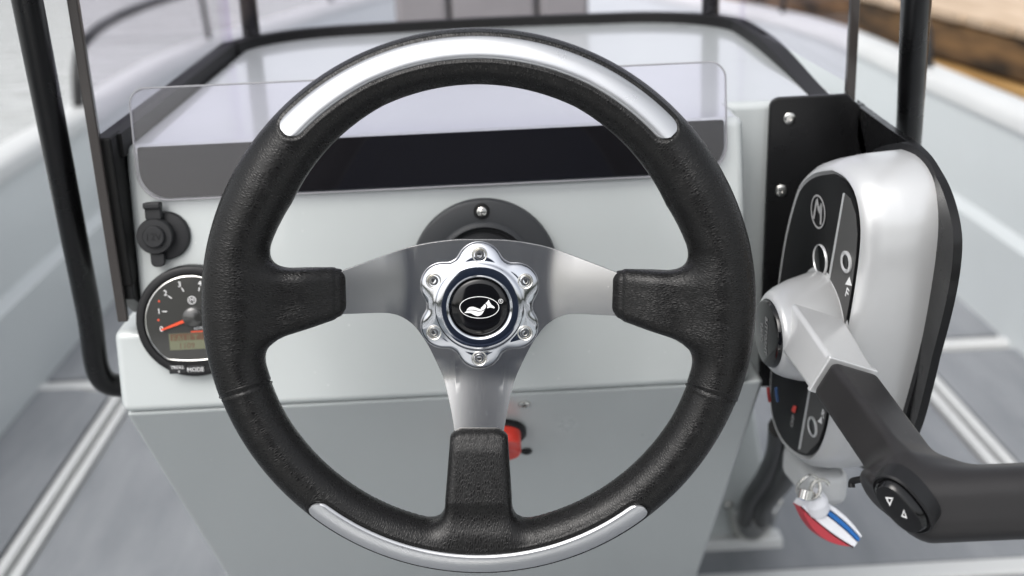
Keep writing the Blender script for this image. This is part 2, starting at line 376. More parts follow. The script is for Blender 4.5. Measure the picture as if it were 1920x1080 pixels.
# floor panels: separate anti-slip plates with pale gaps
def plate(x0, x1, y0, y1, yskew=0.):
    V, F = prism([(x0, y0, .0), (x1, y0, 0), (x1, y1, 0), (x0, y1 + yskew, 0)], (0, 0, .008)); return add_mesh('floor_panel', V, F, 'deck_grip', hull, True, bevel=.002)
plate(-.695, .775, 1.450, 2.9); plate(-.695, .775, .2, 1.404); plate(-.955, -.755, 0.2, 2.19, .07); plate(-.955, -.755, 2.27, 2.9, 0)
plate(.835, 1.03, .2, 2.18); plate(.835, 1.03, 2.26, 2.9)
for x in (-.737, -.709, .792, .82):
    V, F = box((x, 1.55, .003), (.017, 2.7, .018)); add_mesh('floor_strip', V, F, 'white_trim', hull, True, bevel=.004)
for x0, x1, y in ((-.955, -.75, 2.232), (.832, 1.03, 2.222)):
    V, F = box(((x0 + x1) / 2, y, .003), (x1 - x0, .03, .016)); add_mesh('floor_strip', V, F, 'white_trim', hull, True, bevel=.004)
V, F = box((.04, 1.427, .003), (1.46, .036, .014)); add_mesh('floor_strip', V, F, 'white_trim', hull, True, bevel=.004)

# ================================================================== bow rails
def rail(sgn, label):
    g = empty('bow_rail', label, 'rail', (XC + sgn * 1.02, 3.06, .42), group=None)
    def P(y, z, inset=0.): return np.array((XC + sgn * (half(y) + .03 - inset), y, z))
    pts = [P(3.02, .425), P(3.06, .52), P(3.16, .575), P(3.5, .60), P(4.05, .61), P(4.7, .63), P(5.3, .65)]
    V, F = tube(pts, .0145); add_mesh('rail_tube', V, F, 'cable_black', g, True)
    for y in (4.08, 4.95):
        V, F = tube([P(y, .43), P(y - .02, .61)], .009, sub=0); add_mesh('rail_post', V, F, 'black_paint', g, True)
        V, F = lathe([(.02, 0), (.02, .012), (.012, .018)], 16); add_mesh('rail_foot', [np.array(q) + P(y, .424) for q in V], F, 'black_paint', g, True)
rail(-1, 'thin black bow rail above the port gunwale, over the water'); rail(1, 'thin black bow rail above the starboard gunwale, beside the dock')

# ================================================================== bow seat (backrest seen through the windscreen)
seat = empty('bow_chair', 'grey-beige upholstered seat back ahead of the windscreen', 'chair', (.03, 2.45, .02))
xs = [(-.160, -.058), (-.052, .112), (.118, .214)]
for a, b in xs:
    V, F = box(((a + b) / 2, 2.42, .70), (b - a, .09, .56)); add_mesh('back_cushion', V, F, 'upholstery', seat, True, bevel=.014, bseg=3)
V, F = box((.027, 2.475, .68), (.36, .03, .6)); add_mesh('back_shell', V, F, 'seam_dark', seat, True, bevel=.01)
V, F = box((.027, 2.62, .36), (.40, .34, .09)); add_mesh('seat_cushion', V, F, 'upholstery', seat, True, bevel=.02)
V, F = box((.027, 2.62, .165), (.36, .30, .29)); add_mesh('seat_base', V, F, 'hull_paint', seat, True, bevel=.01)

# ================================================================== wooden dock
dock = empty('wooden_dock', 'weathered wooden dock with dark edge beam along the starboard side', 'dock', (1.75, 4, 0))
def dock_x(y): return 1.60 - .12 * (y - 3.55)
# local direction along the dock edge
y0, y1 = .5, 14.
for nm, mt, zt, zb, off, th in (('edge_beam', 'dark_timber', .40, .275, 0, .16), ('fender_beam', 'tan_timber', .265, .13, -.03, .16)):
    v = [(dock_x(y0) + off, y0, zb), (dock_x(y1) + off, y1, zb), (dock_x(y1) + off, y1, zt), (dock_x(y0) + off, y0, zt)]
    V, F = prism(v, (th, 0, 0)); add_mesh(nm, V, F, mt, dock, True, bevel=.012)
k = 0; y = y0
while y < 12:
    wv_ = .14 + random.uniform(-.004, .004); z = .405 + random.uniform(0, .004)
    a = dock_x(y) - .015 + random.uniform(-.008, .008); b = dock_x(y + wv_) - .015 + random.uniform(-.008, .008)
    V, F = prism([(a, y, z), (b, y + wv_, z), (b + 2.4, y + wv_ + .28, z), (a + 2.4, y + .28, z)], (0, 0, .03)); add_mesh('plank', V, F, 'plank_wood', dock, True, bevel=.004)
    y += wv_ + .008
for yp in (2.2, 4.6, 7.0, 9.4):
    V, F = lathe([(.09, -.6), (.09, .40)], 16); add_mesh('pile', [np.array(q) + np.array((dock_x(yp) + .35, yp, 0)) for q in V], F, 'dark_timber', dock, True)

# ================================================================== far wooded shore astern (seen only mirrored in the gauge and the metal)
rng = np.random.RandomState(3); V = []; F = []
for i in range(1500):
    x = rng.uniform(-150, 150); h = 2.2 + .7 * math.sin(x * .07) + rng.uniform(0, 1.6); yb = -62 + .0022 * x * x + rng.uniform(-5, 5)
    for _ in range(10):
        c = np.array((x + rng.normal() * 1.6, yb + rng.normal(), rng.uniform(0, h))); a = rng.normal(size=(3, 3)) * .7; o = len(V)
        V += [c + a[0], c + a[1], c + a[2]]; F.append((o, o + 1, o + 2))
mat('foliage', (.05, .075, .035), .8, var=.4, vscale=.3)
far = add_mesh('far_wood', V, F, 'foliage', smooth=False); far['kind'] = 'stuff'; far['label'] = 'dark wooded shore mirrored in the gauge glass'

# unseen helm seat added behind the viewer to darken reflections in the polished metal
hs_ = empty('unseen_helm_chair', 'dark navy helm seat added unseen behind the viewer for the metal to mirror', 'chair', (-.02, -.42, 0))
V, F = box((-.02, -.40, .78), (.56, .10, .70)); add_mesh('backrest', V, F, 'navy_vinyl', hs_, True, bevel=.03, bseg=3)
V, F = box((-.02, -.18, .42), (.50, .44, .12)); add_mesh('seat_cushion', V, F, 'navy_vinyl', hs_, True, bevel=.03, bseg=3)
V, F = lathe([(.16, 0), (.16, .02), (.04, .03), (.04, .36)], 24); add_mesh('pedestal', [np.array(q) + np.array((-.02, -.18, .0)) for q in V], F, 'stainless', hs_, True)

# ================================================================== CONSOLE
LE = R(10); DN = np.array([0, -math.cos(LE), math.sin(LE)]); DT = np.array([0, math.sin(LE), math.cos(LE)]); DX = np.array([1., 0, 0])
D0 = UD(909, 508, .93)
def dash(s, t, n=0.): return np.array([s, D0[1], D0[2]]) + DT * t + DN * n
def dpx(px, py): p = UP(px, py, D0, DN); return p[0], float(np.dot(p - D0, DT))
def dash_frame(s, t, n=0.): return frame(dash(s, t, n), DX, DT, DN)
con = empty('helm_console', 'light grey moulded helm console with sloping knee panel below the dash', 'console', (-.04, 1.2, 0))
ol = [(-.2935, -.099), (.200, -.099), (.197, .108), (-.2715, .108), (-.2715, -.033), (-.2935, -.033)]
fr_ = [dash(s, t) for s, t in ol]; bk = [np.array((p[0], 1.52, p[2])) for p in fr_]
V, F = loft([fr_, bk]); dashb = add_mesh('dash_body', V, F, 'gelcoat', con, True, smooth=False)
zb = dash(0, -.099)[2]; yb = dash(0, -.099)[1]
pr = [(yb + .004, zb - .001), (1.55, zb - .001), (1.55, 0.005), (1.30, .005)]
V, F = loft([[(-.2925, a, b) for a, b in pr], [(.212, a, b) for a, b in pr]]); add_mesh('knee_panel', V, F, 'gelcoat', con, True, bevel=.005, bseg=3)
zt = dash(0, .108)[2]
w0 = [(.9585, zt), (1.52, zt), (1.52, .512), (.97, .512)]
V, F = loft([[(.10, a, b) for a, b in w0], [(.292, a, b) for a, b in w0]]); wing = add_mesh('side_wing', V, F, 'gelcoat', con, True, smooth=False)
# round the forward corners of the dash top, then fuse dash and wing into one moulding
bo = dashb.modifiers.new('fuse', 'BOOLEAN'); bo.operation = 'UNION'; bo.object = wing; bo.solver = 'EXACT'
bpy.context.view_layer.update(); dg = bpy.context.evaluated_depsgraph_get(); me = bpy.data.meshes.new_from_object(dashb.evaluated_get(dg))
dashb.modifiers.clear(); old = dashb.data; dashb.data = me; me.name = 'dash_body'; bpy.data.objects.remove(wing)
bm = bmesh.new(); bm.from_mesh(me); bmesh.ops.dissolve_limit(bm, angle_limit=R(1), verts=bm.verts, edges=bm.edges); bm.to_mesh(me); bm.free(); me.shade_smooth()
bvm = dashb.modifiers.new('bevel', 'BEVEL'); bvm.width = .007; bvm.segments = 4; bvm.limit_method = 'ANGLE'; bvm.angle_limit = R(28); bvm.harden_normals = True
top = [(.2135, 1.42, .515), (.291, 1.42, .515), (.291, 1.6, .515), (.2135, 1.6, .515)]
bot = [(.225, 1.525, .006), (.395, 1.525, .006), (.395, 1.75, .006), (.225, 1.75, .006)]
V, F = loft([top, bot]); add_mesh('wing_foot', V, F, 'gelcoat', con, True, bevel=.006, bseg=3)
V, F = box((.31, 1.518, .012), (.18, .03, .022)); add_mesh('foot_flange', V, F, 'white_trim', con, True, bevel=.004)
# black plate on the dash face, standing in for the dark pocket below the lip
pp = rrect(-.2600, .1810, .0680, .1070, (.0215, .0215, .002, .002))
V, F = prism([dash(s, t, .0005) for s, t in pp], DN * .0052); add_mesh('dark_pocket_plate', V, F, 'dash_black', con, True, bevel=.0006)

# tinted visor plate in front of the black plate
vis = empty('dash_visor', 'clear tinted acrylic visor standing upright along the dash top', 'visor', tuple(dash(-.04, .07, .006)))
pv = rrect(-.2605, .1815, .0675, .1495, (.022, .022, .012, .012))
V, F = prism([dash(s, t, .006) for s, t in pv], DN * .004); add_mesh('visor_plate', V, F, 'visor_acrylic', vis, True, smooth=False)
edge = [dash(s, t, .008) for s, t in rrect(-.2612, .1822, .0668, .1502, (.022, .022, .012, .012))]
V, F = tube(edge + [edge[0]], .0007, 6, 0); mat('acrylic_edge', (.30, .30, .31), .15); add_mesh('visor_edge', V, F, 'acrylic_edge', vis, True)
for s in (-.235, .155):
    V, F = lathe([(.0045, 0), (.0045, .0056)], 16); add_mesh('standoff', xf(V, dash_frame(s, .082, .0)), F, 'black_plastic', vis, True)

# ================================================================== WINDSCREEN
ws = empty('windscreen', 'tinted wraparound windscreen with black base frame and posts', 'windscreen', (0, 1.2, zt))
XL, XR, YF, RC = -.2800, .294, 1.497, .135
base = [(-.2765, .890), (-.2785, 1.1), (XL - .002, YF - RC)]
base += [(XL + RC - RC * math.cos(a), YF - RC + RC * math.sin(a)) for a in np.linspace(.15, math.pi / 2, 8)]
base += [(0.0, YF + .012)]
base += [(XR - RC + RC * math.sin(a), YF - RC + RC * math.cos(a)) for a in np.linspace(0, math.pi / 2, 9)]
base += [(XR - .002, 1.25), (XR - .010, 1.1), (XR - .020, .968)]
base = [np.array(q) for q in base]
def ribbon(path, z0, z1, th, zf=lambda q: 0.):
    """wall of thickness th on a plan path"""
    L_ = []; n = len(path)
    for i, q in enumerate(path):
        t = path[min(i + 1, n - 1)] - path[max(i - 1, 0)]; t = t / np.linalg.norm(t); nn = np.array((-t[1], t[0])) * th / 2
        a = q + nn; b = q - nn
        dz = zf(q); L_.append([(a[0], a[1], z0), (b[0], b[1], z0), (b[0], b[1], z1 + dz), (a[0], a[1], z1 + dz)])
    return loft(L_)
sp = [np.array(q) for q in smooth_path(base, 5)]
V, F = ribbon(sp, zt - .006, zt + .012, .0165, lambda q: -.011 * float(smoothstep(1.25, .97, q[1])) if q[0] > .1 else 0.); mat('gasket_black', (.006, .006, .006), .6, spec=.25); add_mesh('base_frame', V, F, 'gasket_black', ws, True, bevel=.0025)
i1 = 40; 
lft = [q for q in sp if q[0] < XL + .004 and q[1] < YF - RC]
V, F = ribbon([np.array((-.2815, .873)), np.array((-.2812, YF - RC))], zt + .012, 1.16, .0065); add_mesh('side_pane', V, F, 'windscreen_acrylic', ws, True, smooth=False)
V, F = ribbon([np.array((XR + .002, .966)), np.array((XR, YF - RC))], zt + .012, 1.16, .0065); add_mesh('side_pane', V, F, 'windscreen_acrylic', ws, True, smooth=False)
fp = [q for q in sp if q[1] >= YF - RC]
V, F = ribbon(fp, zt + .012, 1.16, .0065); add_mesh('front_pane', V, F, 'windscreen_acrylic', ws, True, smooth=False)
# thick dark edges of the side panes
V, F = loft([[(-.2852, .8665, z), (-.2775, .8665, z), (-.2775, .8725, z), (-.2852, .8725, z)] for z in (.634, .9, 1.16)]); add_mesh('pane_edge', V, F, 'pane_edge', ws, True, bevel=.0012)
x_ = XR + .002
V, F = loft([[(x_ - .0038, .9585, z), (x_ + .0038, .9585, z), (x_ + .0038, .9655, z), (x_ - .0038, .9655, z)] for z in (zt - .012, .95, 1.16)]); add_mesh('pane_edge', V, F, 'pane_edge', ws, True, bevel=.0012)
# black side trims
V, F = prism([(-.2842, .8735, zt + .010), (-.2842, 1.30, zt - .007), (-.2842, 1.30, .66), (-.2842, .905, .628), (-.2842, .8735, .650)], (.0122, 0, 0)); add_mesh('side_trim', V, F, 'black_paint', ws, True, bevel=.001)
V, F = box((-.2779, .887, (zt + .0128 + .66) / 2), (.0134, .030, zt + .0128 - .66)); add_mesh('trim_end', V, F, 'gasket_black', ws, True, bevel=.002)
for px, py in ((473, 78), (1332, 38)):
    q = UZ(px, py, zt + .004); V, F = tube([q, q + np.array((0, 0, .4))], .0102, 16, 0); add_mesh('post', V, F, 'black_paint', ws, True)
V, F = tube([(XL, .87, 1.165), (XL, 1.3, 1.165), (XL + .06, YF - .03, 1.165), (0, YF + .01, 1.165), (XR - .06, YF - .03, 1.165), (XR, 1.3, 1.165), (XR + .002, .962, 1.165)], .009); add_mesh('top_rail', V, F, 'black_paint', ws, True)

# ================================================================== GRAB HOOP
gh = empty('grab_hoop', 'black tubular grab hoop rising on both sides of the console', 'grab rail', (0, 1.0, .5))
a0, a1 = UD(195, 728, 1.06), UD(51, 0, .81); b0, b1 = UD(1703, 275, 1.0), UD(1718, 0, .82)
da = (a1 - a0) / (a1[2] - a0[2]); db = (b1 - b0) / (b1[2] - b0[2])
at = a1 + da * (1.10 - a1[2]); bt = b1 + db * (1.10 - b1[2]); bd = b0 + db * (.50 - b0[2])
# port leg curves into the console side at its foot, hoop closes above the frame
pts = [(-.293, a0[1] + .012, a0[2] - .003), (a0[0] + .03, a0[1] + .010, a0[2] - .003), a0 + da * .012]
pts += [a0 + (at - a0) * k for k in (.15, .35, .55, .75, .95)]
pts += [at + np.array((.05, -.02, .055)), (at + bt) / 2 + np.array((0, -.03, .075)), bt + np.array((-.05, -.02, .055))]
pts += [bt + (bd - bt) * k for k in (.05, .25, .5, .75, .97)]
pts += [bd + np.array((-.03, .01, -.03)), (.291, bd[1] + .015, bd[2] - .035)]
V, F = tube(pts, .0103, 20, 8); add_mesh('hoop_tube', V, F, 'black_paint', gh, True)
V, F = lathe([(.018, 0), (.018, .006), (.0125, .009)], 24)
add_mesh('foot_collar', xf(V, frame((-.2935, a0[1] + .012, a0[2] - .003), (0, 1, 0), (0, 0, 1), (-1, 0, 0))), F, 'black_paint', gh, True)

# ================================================================== STEERING WHEEL
WL, WYAW, WROLL = R(9.4), R(-1.4), R(-2.75)
wc = UD(898, 582, .764)
ax = np.array([math.sin(WYAW) * math.cos(WL), -math.cos(WYAW) * math.cos(WL), math.sin(WL)])
wx = np.cross([0, 0, 1], ax); wx /= np.linalg.norm(wx); wu = np.cross(ax, wx)
wx2 = wx * math.cos(WROLL) + wu * math.sin(WROLL); wu2 = np.cross(ax, wx2)
wheel = empty('steering_wheel', 'black leather three-spoke steering wheel with silver rim inlays', 'steering wheel', M=frame(wc, wx2, wu2, ax))
mm = .001
# radial half width of the rim tube by clock angle (degrees, 90 = top)
TA = np.array([-180, -150, -120, -90, -60, -30, 0, 12, 30, 48, 65, 90, 115, 132, 150, 168, 180])
TR = np.array([17.8, 16.6, 16.4, 16.4, 16.4, 16.6, 17.8, 18.6, 20.2, 18.6, 17.2, 17.0, 17.2, 18.6, 20.2, 18.6, 17.8])
ROUT = 175.
def tube_r(th): return np.interp(th, TA, TR)
INL = [(90., 46.5, 20., 27.), (-90., 40.5, 23., 28.)]          # centre angle, half span, centre phi, half phi (deg)
def inlay_mask(th, ph, grow):
    best = np.full(np.shape(th), -99.)
    for c, hs2, pc, hp in INL:
        s = (np.abs((th - c + 180) % 360 - 180)) * math.pi / 180 * 160; L_ = hs2 * math.pi / 180 * 160
        q = np.abs((ph - pc)) * math.pi / 180 * 17.; W = hp * math.pi / 180 * 17.
        ds = np.maximum(s - (L_ - W), 0); best = np.maximum(best, W + grow - np.sqrt(ds ** 2 + q ** 2))
    return best
def leather_f(x, y, z):
    r = np.sqrt(x * x + y * y); th = np.degrees(np.arctan2(y, x)); ra = tube_r(th)
    low = (th < -19.5) & (th > -160.5)
    ra = ra - .55 * smoothstep(0, .6, np.minimum(np.abs(th + 19.5), np.abs(th + 160.5)) * low)
    rc = ROUT - tube_r(th); rb = ra * .98
    dr = r - rc
    k = np.sqrt((dr / ra) ** 2 + (z / rb) ** 2)
    ph = np.degrees(np.arctan2(dr, z))
    d = (k - 1) * ra
    d = d + 1.1 * smoothstep(-.5, .5, inlay_mask(th, ph, .9)) * (np.abs(d) < 6)
    # moulded lip round the inlays
    d = d - .35 * np.exp(-((inlay_mask(th, ph, 2.4)) / 1.1) ** 2) * (np.abs(d) < 6)
    # seam ridge along the inner circumference
    d = d - .7 * np.exp(-((np.abs(ph) - 118) / 3.0) ** 2) * (ph < 0) * (np.abs(d) < 4)
    sdeg = np.minimum(np.abs(th + 19.5 - .9 * np.cos(np.radians(ph))), np.abs(th + 160.5 + .9 * np.cos(np.radians(ph)))) * 2.76
    d = d + 1.1 * np.exp(-(sdeg / .95) ** 2) * (np.abs(d) < 4)
    # side sleeves
    for s in (-1, 1):
        u = -x * s if s == -1 else x
        u = x * s
        t = np.clip((u - 86) / 45, 0, 1)
        vt = 26.5 - 1.0 * t; vb = -6.5 - 13.5 * t
        cz = -8 + 6 * t; hz = 7.2 + 4.6 * smoothstep(0, .6, t)
        cv = (vt + vb) / 2; hv = (vt - vb) / 2
        q0 = np.abs(u - 117) - 31.5 + 7; q1 = np.abs(y - cv) - hv + 8.5; q2 = np.abs(z - cz) - hz + 8.5
        o = np.sqrt(np.maximum(q0, 0) ** 2 + np.maximum(q1, 0) ** 2 + np.maximum(q2, 0) ** 2) + np.minimum(np.maximum(np.maximum(q0, q1), q2), 0) - 8.2
        o = o + .7 * np.exp(-((u - 90.5) / 1.2) ** 2)
        d = smin(d, o, 19)
    # lower sleeve
    u = -y; t = np.clip((u - 80) / 45, 0, 1)
    hv = 16.2 + 2.2 * smoothstep(0, .12, t) + 3.2 * t; cz = -9 + 7 * t; hz = 6.4 + 1.6 * smoothstep(.05, .3, t) + 3.6 * t
    q0 = np.abs(u - 114) - 34.0 + 5; q1 = np.abs(x) - hv + 5.5; q2 = np.abs(z - cz) - hz + 5.5
    o = np.sqrt(np.maximum(q0, 0) ** 2 + np.maximum(q1, 0) ** 2 + np.maximum(q2, 0) ** 2) + np.minimum(np.maximum(np.maximum(q0, q1), q2), 0) - 5.5
    d = smin(d, o, 15)
    return d
V, Q = surface_nets(leather_f, (-180, -180, -24), (180, 180, 24), 1.3)
me = np_mesh('rim', V, Q, mm)
r = np.hypot(V[:, 0], V[:, 1]); th = np.arctan2(V[:, 1], V[:, 0]); ph = np.arctan2(V[:, 2], r - 158)
g = np.stack([th * 158, np.where(r > 136, ph * 18, math.pi * 18 * np.sign(V[:, 2]) + 0) * .55 + np.minimum(r - 136, 0), V[:, 2] * .0], 1)
sl_ = r < 141                                                   # sleeves: grain follows the panel
tt_ = np.abs(np.arctan2(V[:, 0], V[:, 1])); g = np.stack([tt_ * 158, r * .48 + V[:, 0] * .06, V[:, 2] * .48], 1)     # creases run across the rim
a = me.attributes.new('grain', 'FLOAT_VECTOR', 'POINT'); a.data.foreach_set('vector', (g * mm).astype(np.float32).ravel())
rim = link('rim', me, 'leather', wheel, auto=180); rim['label'] = 'black grained leather rim with padded spoke sleeves'
# silver inlays
for c, hs2, pc, hp in INL:
    rows = []; n = 90; W = hp * math.pi / 180 * 17; L_ = hs2 * math.pi / 180 * 160
    for i in range(n + 1):
        s = -1 + 2 * i / n; s = math.copysign(1 - (1 - abs(s)) ** 1.5, s); sm = s * L_; e = max(0, abs(sm) - (L_ - W)); wd = math.sqrt(max(0, W * W - e * e)) / W
        th = R(c) + sm / 160; ra = float(tube_r(math.degrees(math.atan2(math.sin(th), math.cos(th))))); rc = ROUT - ra
        row = []
        for k in range(17):
            q = -1 + 2 * k / 16; p = R(pc + hp * q * max(wd, .001)); rr = ra + .25 - .75 * max(0, abs(q * max(wd, .001)) * 1 - .0) ** 8
            if k in (0, 16) or i in (0, n): rr = ra - 1.3
            row.append(np.array(((rc + rr * math.sin(p)) * math.cos(th), (rc + rr * math.sin(p)) * math.sin(th), rr * .98 * math.cos(p))) * mm)
        rows.append(row)
    V = [q for rw in rows for q in rw]; F = [(i * 17 + k, i * 17 + k + 1, (i + 1) * 17 + k + 1, (i + 1) * 17 + k) for i in range(n) for k in range(16)]
    o = add_mesh('rim_inlay', V, F, 'silver_trim', wheel, auto=60); o['label'] = 'satin silver inlay on the top of the rim' if c > 0 else 'satin silver inlay on the bottom of the rim'
# stitches along the inner seam
V, F = [], []
for i in range(520):
    th = 360 * i / 520 - 180
    if abs(th) < 13 or abs(th) > 166 or th < 0: continue
    ra = float(tube_r(th)); p = R(-121); rr = ra + .15; t = R(th)
    for dt, pp_ in ((0, 0),):
        c0 = np.array(((ROUT - ra + rr * math.sin(p)) * math.cos(t), (ROUT - ra + rr * math.sin(p)) * math.sin(t), rr * math.cos(p)))
        tg = np.array((-math.sin(t), math.cos(t), 0)); bx = np.array((math.cos(t), math.sin(t), 0)); zz = np.array((0, 0, 1.))
        b_, f_ = box((0, 0, 0), (1.0, .8, 2.2)); V0 = len(V)
        V += [(c0 + tg * q[0] + bx * (q[1] + .3 * q[2]) + zz * q[2]) * mm for q in b_]; F += [tuple(i_ + V0 for i_ in q) for q in f_]
st = add_mesh('stitching', V, F, 'leather', wheel, smooth=False); st['kind'] = 'stuff'
# seams across the rim
for sa in (-19.5, -160.5):
    ra = float(tube_r(sa)) + .1; t = R(sa); pts = []
    for k in range(33):
        p = 2 * math.pi * k / 32; tt = t + .035 * math.cos(p) * (1 if sa > -90 else -1); rc = ROUT - ra + .1
        pts.append(np.array(((rc + ra * math.sin(p)) * math.cos(tt), (rc + ra * math.sin(p)) * math.sin(tt), ra * .98 * math.cos(p))) * mm)
    V, F = tube(pts, .00038, 6, 0); add_mesh('rim_seam', V, F, 'leather', wheel)

# spoke plate: dished three-spoke aluminium pressing
tp = [(0, 43), (15, 42.8), (30, 41), (46, 37.6), (66, 31), (86, 24), (97, 20)]
bt_ = [(0, -94), (15.2, -94), (15.8, -84), (18.6, -68), (23, -50), (27, -40), (32, -29), (37, -20.5), (42, -13.8), (49, -8.2), (56, -5.3), (64, -4.4), (80, -4.3), (97, -4.3)]
bs = smooth_path([(a, b, 0) for a, b in bt_[2:]], 6); ux = [0, 4, 8, 12, 15.2] + [q[0] for q in bs]
top_s = np.array(smooth_path([(a, b, 0) for a, b in tp], 8))
ftop = lambda u: float(np.interp(abs(u), top_s[:, 0], top_s[:, 1])); fbot = lambda u: -94. if abs(u) <= 15.2 else float(np.interp(abs(u), [q[0] for q in bs], [q[1] for q in bs]))
us = sorted(set([-q for q in ux] + ux)); rows = []
def dish(u, v_):
    sp_ = lambda e: np.log1p(np.exp((e - 45) / 2.2)) * 2.2
    cu = min(1., max(0., (abs(u) - 40) / 20)); cvv = min(1., max(0., (-v_ - 35) / 15))
    return -15.5 + .23 * sp_(abs(u)) + .17 * sp_(-v_) - .0022 * cu * (v_ - 14) ** 2 - .0028 * cvv * u * u
V = []; nr = 44
for u in us:
    a, b = fbot(u), ftop(u)
    for k in range(nr + 1):
        v_ = a + (b - a) * k / nr; V.append(np.array((u, v_, dish(u, v_))) * mm)
F = [(i * (nr + 1) + k, (i + 1) * (nr + 1) + k, (i + 1) * (nr + 1) + k + 1, i * (nr + 1) + k + 1) for i in range(len(us) - 1) for k in range(nr)]
o = add_mesh('spoke_plate', V, F, 'brushed', wheel, auto=60)
bm = bmesh.new(); bm.from_mesh(o.data)
if sum(f_.normal.z for f_ in bm.faces) < 0: bmesh.ops.reverse_faces(bm, faces=bm.faces)
bm.to_mesh(o.data); bm.free()
so = o.modifiers.new('solid', 'SOLIDIFY'); so.thickness = .0042; so.offset = -1
bv = o.modifiers.new('bevel', 'BEVEL'); bv.width = .0011; bv.segments = 3; bv.limit_method = 'ANGLE'; bv.angle_limit = R(50); bv.harden_normals = True
o['label'] = 'dished brushed aluminium spoke plate'
# scalloped hub ring
prof = [(18.9, -6), (18.95, 3.6), (19.3, 5.2), (20.2, 5.9), (21.6, 6.15), (24.0, 6.05), (26.4, 5.85), (27.6, 5.5), (28.2, 5.0), (28.8, 4.45), (29.6, 4.2)]
V = []; F = []; NS = 216
cols = None
for i in range(NS):
    t = 2 * math.pi * i / NS; lob = math.cos(6 * (t - math.pi / 2)); dl_ = ((math.degrees(t) - 90 + 30) % 60) - 30; sn = 27.0 * math.sin(R(dl_))
    rc_ = 27.0 * math.cos(R(dl_)) + math.sqrt(225 - sn * sn)
    hh_ = min(1, max(0, .5 + .5 * (rc_ - 34.4) / 2.5)); ro = 34.4 * (1 - hh_) + rc_ * hh_ + 2.5 * hh_ * (1 - hh_)
    pr_ = list(prof)
    for q, hgt in ((.12, 4.05), (.30, 3.7), (.50, 3.2), (.66, 2.7), (.80, 2.1), (.91, 1.3), (.98, .4), (1.0, -.3), (1.0, -1.0)): pr_.append((29.6 + (ro - 29.6) * q, hgt))
    cols = len(pr_)
    for rr, z in pr_: V.append((rr * math.cos(t) * mm, rr * math.sin(t) * mm, (z - 15.4) * mm))
for i in range(NS):
    j = (i + 1) % NS
    for k in range(cols - 1): F.append((i * cols + k, j * cols + k, j * cols + k + 1, i * cols + k + 1))
hub = add_mesh('hub_ring', V, F, 'polished', wheel, auto=75); hub['label'] = 'polished scalloped clamp ring'
# six socket bolts in cups
for k in range(6):
    t = R(90 + 60 * k); c = np.array((33.9 * math.cos(t), 33.9 * math.sin(t), -11.4))
    V, F = lathe([(5.05, -2.2), (5.05, .25), (4.7, .55), (4.2, .35), (3.6, -.5), (3.2, -.9), (3.1, .1), (2.8, .5), (1.75, .55), (1.6, .4), (1.55, -.3), (0, -.4)], 28)
    rot = Matrix.Rotation(random.uniform(0, 6), 4, 'Z')
    b = add_mesh('bolt', [(np.array(rot @ Vector(q)) + c) * mm for q in V], F, 'stainless', wheel, auto=35)
    hx = [(1.25 * math.cos(R(60 * i)), 1.25 * math.sin(R(60 * i)), -.30) for i in range(6)]
    V, F = prism(hx, (0, 0, -.5)); 
    V = [(np.array(rot @ Vector(q)) + c) * mm for q in V]; add_mesh('hex_socket', V, F, 'grey_plastic', b, smooth=False)
# cap with emblem
V, F = lathe([(18.6, -7), (18.6, 3.2), (18.3, 3.9), (17.4, 4.4), (15, 4.9), (10, 5.35), (5, 5.55), (0, 5.6)], 64)
cap = add_mesh('hub_cap', [np.array(q) * mm + np.array((0, 0, -.0154)) for q in V], F, 'gloss_black', wheel, auto=50); cap['label'] = 'glossy black centre cap with white emblem'
def capz(u, v_): rr = math.hypot(u, v_); return (float(np.interp(rr, [0, 5, 10, 15, 17.4], [5.6, 5.55, 5.35, 4.9, 4.4])) - 15.4 + .06) * mm
def flat(name, polys, material, parent):
    V = []; F = []
    for p in polys:
        o0 = len(V); V += [(u * mm, v_ * mm, capz(u, v_)) for u, v_ in p]; F.append(tuple(range(o0, o0 + len(p))))
    me = bpy.data.meshes.new(name); me.from_pydata(V, [], F); bm = bmesh.new(); bm.from_mesh(me); bmesh.ops.triangulate(bm, faces=bm.faces); 
    for f_ in bm.faces:
        if f_.normal.z < 0: f_.normal_flip()
    bm.to_mesh(me); bm.free(); return link(name, me, material, parent, smooth=False)
Z = lambda l: [((x - 582) / 12.45, -(y - 574) / 12.45) for x, y in l]
def cs(l, n=5): return [tuple(q[:2]) for q in smooth_path([(a, b, 0) for a, b in l], n)]
ov = [[((12.75 * math.cos(t0)), 7.2 * math.sin(t0)), (12.75 * math.cos(t1), 7.2 * math.sin(t1)), (12.35 * math.cos(t1), 6.8 * math.sin(t1)), (12.35 * math.cos(t0), 6.8 * math.sin(t0))] for t0, t1 in [(2 * math.pi * i / 64, 2 * math.pi * (i + 1) / 64) for i in range(64)]]
flat('emblem_oval', ov, 'white_print', cap)
A = cs(Z([(478, 600), (492, 580), (512, 570), (535, 569), (560, 577), (585, 586), (622, 587)])) + cs(Z([(622, 589), (600, 600), (575, 602), (545, 594), (512, 592), (478, 601)]))
Bp = cs(Z([(462, 619), (480, 605), (510, 598), (545, 601), (575, 608), (606, 604), (622, 593)])) + cs(Z([(622, 595), (608, 620), (590, 637), (568, 643), (545, 637), (515, 622), (490, 619), (464, 620)]))
Cp = Z([(592, 582), (625, 545), (634, 553), (636, 566), (628, 584), (615, 588)])
Dp = Z([(630, 541), (640, 531), (658, 510), (664, 530), (678, 550), (705, 572), (700, 582), (685, 576), (668, 574), (642, 580), (648, 566), (643, 551)])
flat('emblem_horn', [A, Bp, Cp, Dp], 'white_print', cap)
